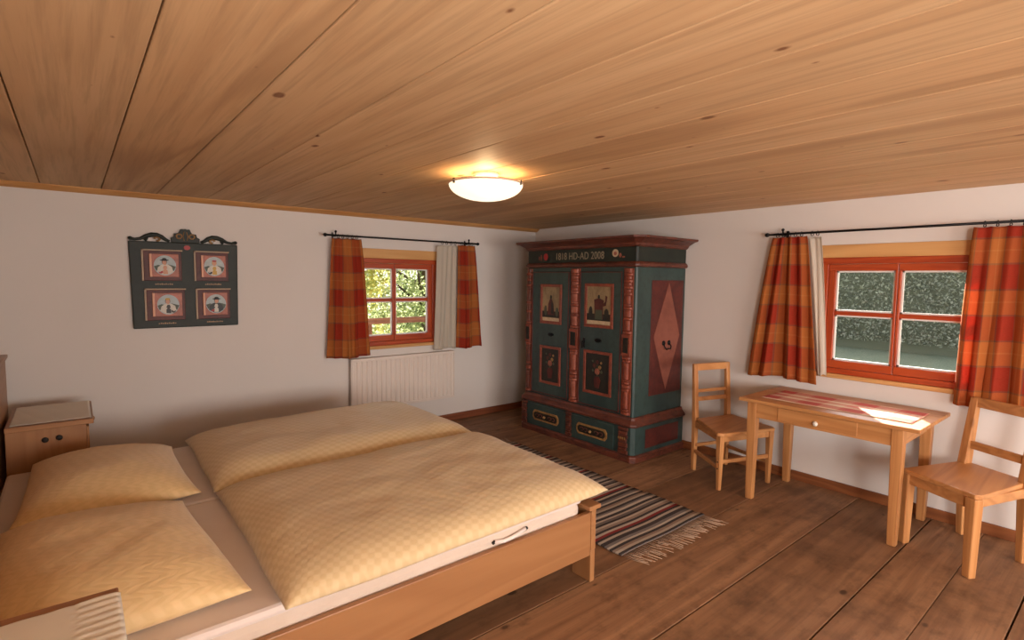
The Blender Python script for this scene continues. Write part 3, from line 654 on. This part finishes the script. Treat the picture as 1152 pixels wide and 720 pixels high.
# ================================================================ chairs
def avg(a, b, f): return (a[0]+(b[0]-a[0])*f, a[1]+(b[1]-a[1])*f)
def chair_left():
    A, B, Cc, D = (-.452, -2.503), (-.69, -2.86), (-.248, -3.018), (-.125, -2.60)
    o = (-.38, -2.75, 0)
    t = thing('dining_chair', 'slatted pine chair with stretchers between the wardrobe and the table', 'chair', o, 'honey pine chairs')
    m = MB(o); S_ = [(-.748, -2.865), (-.725, -2.905), (-.262, -3.062), (-.232, -3.035), (-.118, -2.632), (-.482, -2.535)]
    m.loft([[(x, y, zz) for x, y in S_] for zz in (.418, .444)]); m.build('seat', M['pinex'], t, bevel=.008)
    bd = Vector((A[0]-B[0], A[1]-B[1], 0)).normalized()
    def post(p, ax, lean):
        m = MB(o); q = Vector((p[0], p[1], 0)); e = (Vector((D[0]-A[0], D[1]-A[1], 0))).normalized(); n = Vector((-e.y, e.x, 0))
        def R(c, z, w, d): return [tuple(c+e*(i*w/2)+n*(j*d/2)+Vector((0, 0, z))) for i, j in ((-1, -1), (1, -1), (1, 1), (-1, 1))]
        m.loft([R(q, 0, .03, .032), R(q, .45, .04, .042), R(q+n*lean, .878, .038, .03)]); m.build('back_post', M['pinez'], t, bevel=.005)
        return q, n, e
    q1, n, e = post(A, 0, .025); q2, _, _ = post(D, 0, .025)
    for p in (B, Cc):
        m = MB(o); q = Vector((p[0], p[1], 0)); 
        def R(z, w): return [tuple(q+e*(i*w/2)+n*(j*w/2)+Vector((0, 0, z))) for i, j in ((-1, -1), (1, -1), (1, 1), (-1, 1))]
        m.loft([R(0, .026), R(.2, .036), R(.418, .046)]); m.build('leg', M['pinez'], t, bevel=.004)
    def rail(a, b, z, h, w, name, lean=0):
        m = MB(o); a = Vector((a[0], a[1], z))+n*lean; b = Vector((b[0], b[1], z))+n*lean; m.bar(a, b, w, h); m.build(name, M['pinex'], t, bevel=.003)
    rail(A, D, .850, .056, .026, 'top_rail', .024); rail(A, D, .655, .026, .018, 'back_slat', .013); rail(A, D, .588, .034, .018, 'back_slat', .009)
    for a, b in ((A, B), (Cc, D), (B, Cc), (A, D)): rail(a, b, .39, .052, .02, 'apron')
    rail(A, B, .165, .026, .02, 'stretcher'); rail(D, Cc, .165, .026, .02, 'stretcher'); rail(B, Cc, .215, .03, .02, 'stretcher')
    rail(avg(A, B, .05), avg(D, Cc, .05), .215, .026, .02, 'stretcher')
    for zz in (.215, .165):
        m = MB(o); q = Vector((B[0], B[1], zz))-e*.019-n*.0; m.tube([q+e*.004, q-e*.002], .006, 8); m.build('peg', M['dark'], t)
def chair_right():
    FL, FR, BL, BR = (-.548, -3.975), (-.735, -4.312), (-.128, -4.166), (-.298, -4.462)
    o = (-.43, -4.23, 0)
    t = thing('dining_chair', 'sturdy pine chair with wide plank seat right of the table', 'chair', o, 'honey pine chairs')
    m = MB(o); S_ = [(-.583, -3.952), (-.762, -4.318), (-.742, -4.345), (-.262, -4.468), (-.098, -4.150)]
    m.loft([[(x, y, zz) for x, y in S_] for zz in (.432, .458)]); m.build('seat', M['pinex'], t, bevel=.005)
    e = Vector((BR[0]-BL[0], BR[1]-BL[1], 0)).normalized(); n = Vector((-e.y, e.x, 0))
    if n.x < 0: n = -n
    def R(c, z, w, d): return [tuple(c+e*(i*w/2)+n*(j*d/2)+Vector((0, 0, z))) for i, j in ((-1, -1), (1, -1), (1, 1), (-1, 1))]
    for p, k in ((FL, .0), (FR, 0)):
        q = Vector((p[0], p[1], 0)); m = MB(o); m.loft([R(q, 0, .042, .044), R(q, .432, .056, .058)]); m.build('leg', M['pinez'], t, bevel=.006)
    for p in (BL, BR):
        q = Vector((p[0], p[1], 0)); m = MB(o); m.loft([R(q-n*.0, 0, .038, .04), R(q-n*.015, .45, .048, .058), R(q+n*.035, .862, .046, .03)]); m.build('back_post', M['pinez'], t, bevel=.005)
    def rail(a, b, z, h, w, name, l=0., mat='piney'):
        m = MB(o); m.bar(Vector((a[0], a[1], z))+n*l, Vector((b[0], b[1], z))+n*l, w, h); m.build(name, M[mat], t, bevel=.004)
    rail(BL, BR, .836, .060, .024, 'top_rail', .032); rail(BL, BR, .575, .048, .022, 'back_slat', .001)
    rail(FL, FR, .400, .062, .03, 'apron'); rail(BL, BR, .405, .05, .024, 'apron', -.01); rail(FL, BL, .405, .052, .026, 'apron', 0, 'pinex'); rail(FR, BR, .405, .052, .026, 'apron', 0, 'pinex')
chair_left(); chair_right()

# ================================================================ rug
def rug():
    x0, x1, y0, y1 = -2.03, -1.18, -1.05, -3.04; o = (-1.6, -2.0, 0)
    t = thing('rag_rug', 'striped rag rug of grey, cream and red bands at the foot of the bed', 'rug', o)
    m = MB(o); m.grid(lambda s, q: (x0+(x1-x0)*q+.006*math.sin(s*25), y0+(y1-y0)*s+.004*math.sin(q*9), .009+.0015*math.sin(s*90)), 200, 12, uvf=lambda s, q: ((x1-x0)*q, (y1-y0)*s+.155)); m.build('woven_mat', M['rug'], t, solid=.008)
    for nm, yy, sg in (('fringe', y1, -1), ('fringe', y0, 1)):
        m = MB(o); rr = random.Random(5)
        for k in range(86):
            x = x0+(x1-x0)*(k+.5)/86+rr.uniform(-.003, .003); L = rr.uniform(.05, .16); dx = rr.uniform(.01, .05); 
            m.tube([(x, yy-sg*.01, .01), (x+dx*.3, yy+sg*L*.5, .006), (x+dx, yy+sg*L, .004)], .0019, 5)
        ob = m.build(nm, M['fringe'], t); ob['kind'] = 'stuff'
rug()

# ================================================================ bed
YN, YF, YC = -3.10, -.925, -1.985
def bed():
    o = (-3.5, -2.01, 0)
    t = thing('double_bed', 'wide low pine double bed frame with plank sides in the foreground', 'bed', o)
    m = MB(o); m.box(-4.70, -2.362, YN, YN+.026, .145, .372); m.build('side_rail', M['bedx'], t, bevel=.004)
    m = MB(o); m.box(-4.70, -2.362, YF-.026, YF, .145, .372); m.build('side_rail', M['bedx'], t, bevel=.004)
    m = MB(o); m.box(-2.36, -2.325, YN-.002, YF+.002, .17, .385); m.build('footboard', M['bedy'], t, bevel=.004)
    m = MB(o); m.box(-2.385, -2.30, YN-.012, YF+.012, .385, .408); m.build('footboard_cap', M['bedy'], t, bevel=.004)
    for a, b in ((YN, YN+.13), (YF-.13, YF)):
        m = MB(o); m.box(-2.359, -2.326, a, b, 0, .17); m.build('leg', M['bedz'], t, bevel=.004)
        m = MB(o); m.box(-4.70, -4.66, a, b, 0, .145); m.build('leg', M['bedz'], t, bevel=.004)
    # tall headboard running behind both bedside cabinets
    m = MB(o); m.box(-4.745, -4.702, -3.95, -.295, .30, 1.0); m.build('headboard', M['bedy'], t, bevel=.004)
    m = MB(o); m.loft([[(-4.745, y, 1.0), (-4.702, y, 1.0), (-4.69, y, 1.022), (-4.69, y, 1.04), (-4.75, y, 1.04)] for y in (-3.96, -.285)]); m.build('headboard_cap', M['bedy'], t, bevel=.003)
    m = MB(o); m.box(-4.70, -2.37, YC-.03, YC+.03, .15, .21)
    for k in range(14): m.box(-4.62+k*.165, -4.55+k*.165, YN+.03, YF-.03, .205, .222)
    m.build('slat_base', M['bedy'], t)
bed()
def mattress(y0, y1, label, handles):
    o = ((-4.68-2.40)/2, (y0+y1)/2, .224)
    t = thing('mattress', label, 'mattress', o, 'mattresses side by side in the bed')
    m = MB(o); m.box(-4.67, -2.405, y0, y1, .224, .425); m.build('mattress_core', M['mattress'], t, bevel=.03)
    m = MB(o)
    m.box(-4.675, -2.40, y0-.006, y1+.006, .418, .456); m.build('fitted_sheet', M['sheet'], t, bevel=.016)
    if handles:
        m = MB(o); xa, xb_ = -2.96, -2.78; yy = y0-.004
        m.tube([(xa, yy, .392), (xa+.05, yy-.008, .384), ((xa+xb_)/2, yy-.010, .388), (xb_-.05, yy-.008, .392), (xb_, yy, .40)], .009, 8)
        h = m.build('side_handle', M['sheet'], t)
        for x, zz in ((xa-.004, .391), (xb_+.004, .401)):
            m = MB(o); m.bar((x-.007, yy-.003, zz-.003), (x+.007, yy-.003, zz+.003), .009, .011); m.build('handle_stitching', M['dark'], h)
mattress(YN+.034, YC-.010, 'near white-sheeted mattress with a side handle beside the long bed rail', True)
mattress(YC+.010, YF-.034, 'far white-sheeted mattress on the side toward the radiator', False)
def bil(q, u, v):   # q: 4 corners (x,y) for (0,0),(1,0),(1,1),(0,1)
    a = Vector(q[0])*(1-u)*(1-v)+Vector(q[1])*u*(1-v)+Vector(q[2])*u*v+Vector(q[3])*(1-u)*v; return a
def soft(name, label, cat, grp, q, zb, T, mat, pu, pv, seed, pinch=0., nu=70, nv=60, wr=.006, droop=None, low=.22):
    qs = [Vector((a, b)) for a, b in q]; c = sum(qs, Vector((0, 0)))/4; o = (c.x, c.y, zb); m = MB(o)
    Lu = (qs[1]-qs[0]).length; Lv = (qs[3]-qs[0]).length
    def pos(u, v, top):
        U, V = 2*u-1, 2*v-1
        # denser near edges
        U = math.sin(U*math.pi/2)*.35+U*.65; V = math.sin(V*math.pi/2)*.35+V*.65
        uu, vv = (U*(1-pinch*(1-V*V)*abs(U)**3)+1)/2, (V*(1-pinch*(1-U*U)*abs(V)**3)+1)/2
        p = bil(qs, uu, vv)
        e = max(0, (1-abs(U)**pu))**.55*max(0, (1-abs(V)**pv))**.55
        nz = noise.noise(Vector((p.x*3.2, p.y*3.2, seed)))*.6+noise.noise(Vector((p.x*9, p.y*9, seed)))*.25
        z = zb+low*T+(T*(1-low)*e*(1+.14*nz)+wr*nz*e if top else -T*low*min(1, e*1.6))
        if droop: z += droop(p, U, V)
        wv = .012*noise.noise(Vector((p.x*2.5, p.y*2.5, seed+9)))
        return (p.x+wv*abs(U), p.y+wv*abs(V), z)
    uf = lambda u, v: (u*Lu, v*Lv)
    m.grid(lambda u, v: pos(u, v, True), nu, nv, uvf=uf); m.grid(lambda u, v: pos(u, v, False), nu, nv, uvf=uf, flip=True)
    ob = m.build(name, mat, fixn=False)
    bm = bmesh.new(); bm.from_mesh(ob.data); bmesh.ops.remove_doubles(bm, verts=bm.verts, dist=.0006); bmesh.ops.recalc_face_normals(bm, faces=bm.faces); bm.to_mesh(ob.data); bm.free()
    return tag(ob, label, cat, grp)
ZS = .457
soft('duvet', 'golden duvet spread on the near half of the bed, by the long side rail', 'duvet', 'golden damask duvets', [(-3.85, -1.985), (-2.275, -1.965), (-2.285, -3.145), (-3.875, -3.165)], ZS, .125, M['duvet'], 10, 6, 1, .015, 100, 80)
soft('duvet', 'golden duvet spread on the far half of the bed, toward the radiator', 'duvet', 'golden damask duvets', [(-3.83, -.93), (-2.31, -.86), (-2.26, -1.95), (-3.86, -1.975)], ZS, .135, M['duvet'], 8, 5, 2, .015, 100, 80)
soft('pillow', 'golden scallop-patterned pillow lying far, next to the bedside cabinet with two dark knots', 'pillow', 'golden damask pillows', [(-4.60, -1.965), (-3.915, -2.0), (-3.93, -1.10), (-4.56, -1.01)], ZS, .17, M['pillow'], 2.4, 2.6, 3, .05, 60, 60, low=.3)
soft('pillow', 'golden scallop-patterned pillow lying near, behind the cabinet covered with white linen', 'pillow', 'golden damask pillows', [(-4.63, -3.04), (-3.93, -3.02), (-4.0, -2.06), (-4.66, -2.02)], ZS, .18, M['pillow'], 2.4, 2.6, 4, .05, 60, 60, low=.3)

# ================================================================ bedside cabinets
def cabinet(y0, y1, label, holes):
    x0, x1, z = -4.68, -4.325, .695; o = ((x0+x1)/2, (y0+y1)/2, 0)
    t = thing('bedside_cabinet', label, 'bedside cabinet', o, 'pine bedside cabinets')
    m = MB(o); m.box(x0, x1, y0+.02, y1-.02, .08, z-.03)
    m.build('body', M['bedz'], t, bevel=.003)
    m = MB(o); m.box(x0, x1+.035, y0, y1, z-.03, z); m.build('top', M['bedx'], t, bevel=.004)
    for a in (y0+.045, y1-.045):
        for b in (x0+.03, x1-.03): MB(o).box(b-.02, b+.02, a-.02, a+.02, 0, .08).build('foot', M['bedz'], t)
    m = MB(o); m.box(x1, x1+.012, y0+.035, y1-.035, .50, z-.05); d = m.build('drawer', M['bedy'], t, bevel=.003)
    MB(o).lathe([(.006, 0), (.007, .012), (.014, .02), (.013, .03), (.001, .034)], (x1+.012, (y0+y1)/2, .635), 12, 'x').build('knob', M['bedz'], d)
    m = MB(o); m.box(x1, x1+.012, y0+.035, y1-.035, .10, .48); d = m.build('door', M['bedz'], t, bevel=.003)
    MB(o).lathe([(.006, 0), (.007, .012), (.014, .02), (.013, .03), (.001, .034)], (x1+.012, y0+.09, .35), 12, 'x').build('knob', M['bedz'], d)
    if holes:
        for x, zz in ((-4.512, .60), (-4.45, .603)):
            MB(o).lathe([(.010, -.010), (.016, -.006), (.012, 0)], (x, y0+.02, zz), 12, 'y').build('dark_peg', M['dark'], t)
    return t
cabinet(-.885, -.31, 'pine bedside cabinet with two dark pegs against the wall beyond the far pillow', True)
cabinet(-3.69, -3.105, 'pine bedside cabinet under white linen at the bottom left corner', False)
def linen(x0, x1, y0, y1, z, drop, label, fr):
    m = MB(((x0+x1)/2, (y0+y1)/2, z)); 
    def fn(s, q):
        L = (x1-x0)+drop; d = s*L; y = y0+(y1-y0)*q; w = .0015*math.sin(d*40+q*7)+(fr and max(0, min(1, (d-(x1-x0-.10))/.02)))*.0035*abs(math.sin(y*math.pi/.032))
        if d < x1-x0: return (x0+d, y, z+.004+abs(w))
        e = d-(x1-x0); return (x1+.004+.0022*math.sin(q*60)*min(1, e*20), y+.01*e*math.sin(q*20), z+.003-e)
    m.grid(fn, 60, 140, uvf=lambda s, q: (s, q)); ob = m.build('linen_cloth', M['linen'], solid=.0022); tag(ob, label, 'cloth', 'white linen cloths')
    return ob
linen(-4.66, -4.292, -3.66, -3.15, .695, .0, 'white linen cloth with corded edge on the near bedside cabinet', True)
linen(-4.66, -4.305, -.86, -.325, .695, .0, 'pale linen cloth lying on top of the far bedside cabinet', False)

# ================================================================ ceiling lamp
def lamp():
    c = (-2.50, -2.365); z = 2.088; o = (c[0], c[1], H)
    t = thing('ceiling_lamp', 'round alabaster glass bowl lamp on the boarded ceiling', 'ceiling lamp', o)
    MB(o).lathe([(.075, 0), (.08, -.015), (.07, -.03), (.001, -.032)], (c[0], c[1], H), 28).build('ceiling_plate', M['porc'], t)
    prof = [(.212*math.sin(a), -.092*math.cos(a)) for a in [k*math.pi/2/14 for k in range(15)]]
    prof[0] = (.001, -.092); prof = prof+[(.205, .002)]+[(.205*math.sin(a), -.086*math.cos(a)) for a in [k*math.pi/2/10 for k in range(9, 0, -1)]]+[(.001, -.086)]
    R = MB(o); R.lathe(prof, (c[0], c[1], z), 48); R.build('glass_bowl', M['lamp'], t)
    m = MB(o); m.tube([(c[0]+.212*math.cos(k*math.pi/24), c[1]+.212*math.sin(k*math.pi/24), z+.002) for k in range(48)], .0055, 8, closed=True); m.build('rim', M['lamprim'], t)
    for a in (math.radians(-62), math.radians(58), math.radians(178)):
        x, y = c[0]+.213*math.cos(a), c[1]+.213*math.sin(a); m = MB(o)
        m.bar((c[0]+.07*math.cos(a), c[1]+.07*math.sin(a), H-.02), (x, y, z+.012), .012, .003); m.bar((x, y, z+.014), (x, y, z-.014), .014, .006); m.build('clip', M['brass'], t)
    l = bpy.data.lights.new('lamp_bulb', 'POINT'); l.energy = 4.5; l.shadow_soft_size = .05; l.color = (1, .70, .38)
    b = bpy.data.objects.new('lamp_bulb', l); C.objects.link(b); b.location = (c[0], c[1], z+.01)
lamp()

# ================================================================ carved picture panel
def panel():
    x0, x1, z0, z1 = -4.03, -3.30, 1.145, 1.80; o = (-3.665, 0, 1.47); w = x1-x0
    t = thing('carved_picture_panel', 'dark green carved wall panel holding four small portraits', 'wall panel', o)
    m = MB(o); m.loft([[(x0, -.0 if d == 0 else -.03, z1), (x1, 0 if d == 0 else -.03, z1), (x1-.008, 0 if d == 0 else -.03, z0), (x0+.012, 0 if d == 0 else -.03, z0)] for d in (0, 1)]); m.build('board', M['greendark'], t, bevel=.006)
    def disc(m, x, z, rx, rz, y, mi=0, n=18, d=.0015): m.loft([[(x+rx*math.cos(2*math.pi*k/n), yy, z+rz*math.sin(2*math.pi*k/n)) for k in range(n)] for yy in (y-d, y)], mi)
    cells = [(-3.955, -3.69, 1.505, 1.742), (-3.615, -3.365, 1.505, 1.742), (-3.945, -3.675, 1.205, 1.447), (-3.61, -3.36, 1.205, 1.447)]
    for i, (a, b, c, d) in enumerate(cells):
        m = MB(o)
        m.box(a, a+.013, -.040, -.03, c, d); m.box(a, b, -.040, -.03, d-.011, d); fr = m.build('pale_ledge', M['ledge'], t, bevel=.002)  # paler strips along the left and top edges only
        m = MB(o); m.box(a+.013, b-.008, -.036, -.03, c, d-.011); m.build('recess_panel', M['darkred'], t, bevel=.003)
        pa, pb, pc, pd = a+.048, b-.028, c+.030, d-.034
        m = MB(o); m.box(pa, pb, -.046, -.036, pc, pd, 0); m.box(pa, pa+.016, -.049, -.045, pc, pd, 1)
        pic = m.build('portrait_frame', [M['gildred'], M['gildlit']], t, bevel=.002)
        xc, zc = (pa+pb)/2+.004, (pc+pd)/2; r = .072; y = -.0465; m = MB(o); rz = r*1.05
        disc(m, xc, zc, r, rz, y, 0, 28)
        dx = (-.004, .0, -.004, .003)[i]
        def pl(pts, dd, mi): m.loft([[(xc+p*r, yy, zc+q*r) for p, q in pts] for yy in (y-dd-.0015, y-dd)], mi)
        pl([(-.98, -.1), (-.6, .05), (-.25, -.05), (.3, .12), (.7, .0), (.98, -.1), (.8, -.55), (-.8, -.55)], .0012, 5)
        pl([(-.72, -.66), (-.25, -.95), (.3, -.94), (.72, -.66), (.62, -.15), (.3, .08), (.1, .12), (-.15, .12), (-.34, .06), (-.64, -.2)], .003, (1, 1, 1, 3)[i])
        pl([(-.2, -.9), (.24, -.9), (.2, -.3), (.12, -.02), (-.1, -.02), (-.2, -.3)], .005, (2, 4, 3, 1)[i])
        pl([(-.62, -.55), (-.5, -.72), (-.1, -.42), (-.16, -.3)], .0062, 1 if i < 3 else 3); pl([(.62, -.55), (.5, -.72), (.1, -.42), (.16, -.3)], .0062, 1 if i < 3 else 3)
        disc(m, xc+(-.028, -.03, .032, -.026)[i], zc-.05, .014, .012, y-.006, (6, 3, 3, 6)[i])
        pl([(-.08, .05), (.08, .05), (.08, .2), (-.08, .2)], .0045, 2)
        disc(m, xc+dx, zc+.026, .0165, .020, y-.004, (3, 4, 5, 3)[i]); disc(m, xc+dx, zc+.023, .0135, .0175, y-.0055, 2)
        if i in (0, 3): disc(m, xc+dx, zc+.040, .030, .006, y-.007, 3); disc(m, xc+dx, zc+.047, .015, .010, y-.007, 3)
        elif i == 1: disc(m, xc+dx, zc+.043, .017, .007, y-.007, 6)
        else: disc(m, xc+dx, zc+.043, .017, .008, y-.007, 4)
        m.build('portrait', [M['pictblue'], M['pictwhite'], M['skin'], M['hat'], M['yellow'], M['pictgreen'], M['red']], pic)
        m = MB(o); xx = (a+b)/2-.05
        for k in range(9): m.box(xx+k*.013, xx+k*.013+.009, -.0315, -.03, c-.030, c-.022+.003*(k % 2))
        m.build('gilt_inscription', M['gold'], t)
    m = MB(o); disc(m, -3.658, 1.762, .022, .018, -.03, 0, 14, .008); m.build('red_rosette', M['red'], t)
    # crest
    def sw(x): return x
    m = MB(o); X0 = -3.665; pr = [(-.093, 1.80), (-.098, 1.835), (-.078, 1.842), (-.074, 1.868), (-.045, 1.872), (-.038, 1.886), (-.03, 1.905), (-.008, 1.902), (0, 1.908), (.008, 1.902), (.03, 1.905), (.038, 1.886), (.045, 1.872), (.074, 1.868), (.078, 1.842), (.098, 1.835), (.093, 1.80)]
    m.loft([[(X0+a, yy, z) for a, z in pr] for yy in (-.028, -.001)]); cr = m.build('crest', M['greendark'], t, bevel=.003)
    m = MB(o)
    for s in (-1, 1): m.tube([(X0+s*.043+.018*math.cos(k*math.pi/5), -.031, 1.848+.017*math.sin(k*math.pi/5)) for k in range(10)], .006, 6, closed=True); m.tube([(X0+s*.010, -.03, 1.815), (X0+s*.016, -.03, 1.85), (X0+s*.008, -.03, 1.885)], .003, 6)
    m.build('crest_rosettes', M['gold'], cr)
    for s in (-1, 1):
        m = MB(o); k0 = X0
        arc = [(.352, 1.818), (.325, 1.812), (.29, 1.818), (.255, 1.838), (.22, 1.85), (.185, 1.85), (.155, 1.838), (.13, 1.818), (.105, 1.806)]
        m.tube([(k0+s*a, -.016, z) for a, z in arc], [.014, .010, .011, .015, .018, .018, .016, .013, .010], 8)
        m.tube([(k0+s*a, -.016, z) for a, z in ((.245, 1.842), (.25, 1.82), (.262, 1.804))], .010, 8)
        m.lathe([(.001, -.014), (.014, -.010), (.014, .010), (.001, .014)], (k0+s*.352, -.016, 1.818), 12, 'y'); sc = m.build('crest_scroll', M['greendark'], t)
        m = MB(o); m.tube([(k0+s*(.185+.017*math.cos(k*.62)), -.02, 1.82+.014*math.sin(k*.62)) for k in range(9)], .008, 6); m.build('scroll_curl', M['gold'], sc)
panel()

# ================================================================ outdoors
MB().box(T+.02, 60, -30, 60, -.4, -.3).build('ground_right', M['lawn'], kind='structure')
MB().box(-40, T+.02, T+.02, 60, -.4, -.3).build('ground_far', M['lawn'], kind='structure')
def leaves(m, c, r, n, size, seed, shape='ball'):
    rr = random.Random(seed)
    for _ in range(n):
        while True:
            p = Vector((rr.uniform(-1, 1), rr.uniform(-1, 1), rr.uniform(-1, 1))); l = p.length
            if shape == 'box' or (l <= 1 and l > .35): break
        q = Vector((c[0]+p.x*r[0], c[1]+p.y*r[1], c[2]+p.z*r[2]))
        a = Vector((rr.gauss(0, 1), rr.gauss(0, 1), rr.gauss(0, 1))).normalized(); b = a.orthogonal().normalized(); b.rotate(Matrix.Rotation(rr.uniform(0, 6.28), 3, a)); d = a.cross(b)
        s = size*rr.uniform(.6, 1.3)
        m.add([q-b*s*.55, q-d*s*.28, q+b*s*.55, q+d*s*.28], [(0, 1, 2, 3)], 0, rr.random())
def tree(loc, h, r, n, size, mat, seed, label, grp):
    t = thing('garden_tree', label, 'tree', loc, grp); m = MB(loc); rr = random.Random(seed)
    m.tube([(loc[0], loc[1], loc[2]), (loc[0]+.08, loc[1], loc[2]+h*.4), (loc[0]-.05, loc[1]+.05, loc[2]+h*.9)], [.12, .09, .03], 8)
    for k in range(7):
        a = rr.uniform(0, 6.28); z = loc[2]+h*rr.uniform(.25, .75); m.tube([(loc[0], loc[1], z), (loc[0]+math.cos(a)*r[0]*.7, loc[1]+math.sin(a)*r[1]*.7, z+h*.15)], [.04, .012], 6)
    m.build('trunk', M['bark'], t)
    m = MB(loc)
    for k in range(9): 
        a = rr.uniform(0, 6.28); rad = rr.uniform(.2, .65)
        leaves(m, (loc[0]+math.cos(a)*r[0]*rad, loc[1]+math.sin(a)*r[1]*rad, loc[2]+h*.55+rr.uniform(-.45, .45)*h), (r[0]*.5, r[1]*.5, r[2]*.42), n//9, size, seed*10+k)
    m.build('foliage', mat, t, fixn=False)
G2 = 'garden trees outside the radiator window'
tree((-1.0, 4.2, -.3), 3.6, (1.3, 1.2, 1.6), 9000, .09, M['leafgold'], 1, 'golden yellow tree seen through the left panes of the radiator window', G2)
tree((1.5, 5.4, -.3), 3.8, (1.5, 1.2, 1.7), 9000, .09, M['leafgreen'], 2, 'green leafy tree seen through the right panes of the radiator window', G2)
tree((1.9, 2.7, -.3), 5.0, (1.3, 1.3, 2.3), 16000, .13, M['leafdark'], 3, 'added dark evergreen shading the radiator window from the sun', G2)  # added as a sun blocker, keeps direct sun off the bed
h = MB((1.5, 9.5, -.3)); leaves(h, (1.5, 9.5, 1.0), (5, .8, 1.5), 9000, .16, 44, 'box'); tag(h.build('tall_hedge', M['leafgreen'], fixn=False), 'tall green hedge at the back of the garden beyond the trees', 'hedge')
# balcony rail outside the far window
def railing():
    o = (-1.2, 1.25, .0); t = thing('garden_railing', 'reddish brown wooden railing just outside the radiator window', 'railing', o)
    m = MB(o); m.box(-3.2, 1.4, 1.22, 1.28, .98, 1.05); m.build('handrail', M['rail'], t)
    m = MB(o); m.box(-3.2, 1.4, 1.235, 1.265, .74, .84); m.build('lower_rail', M['rail'], t)
    for k in range(4): x = -3.0+k*1.4; MB(o).box(x-.04, x+.04, 1.21, 1.29, -.3, .98).build('post', M['rail'], t)
railing()
# grey-green hedge and bank beyond the right window
h = MB((13.5, 0, -.3)); leaves(h, (13.5, 0, 1.55), (.9, 5, 1.6), 90000, .085, 45, 'box')
hd = tag(h.build('clipped_hedge', M['leafgrey'], fixn=False), 'grey-green hedge filling the upper panes of the table window', 'hedge')
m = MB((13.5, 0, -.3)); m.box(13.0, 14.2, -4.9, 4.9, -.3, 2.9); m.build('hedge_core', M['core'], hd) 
bpy.context.view_layer.update()
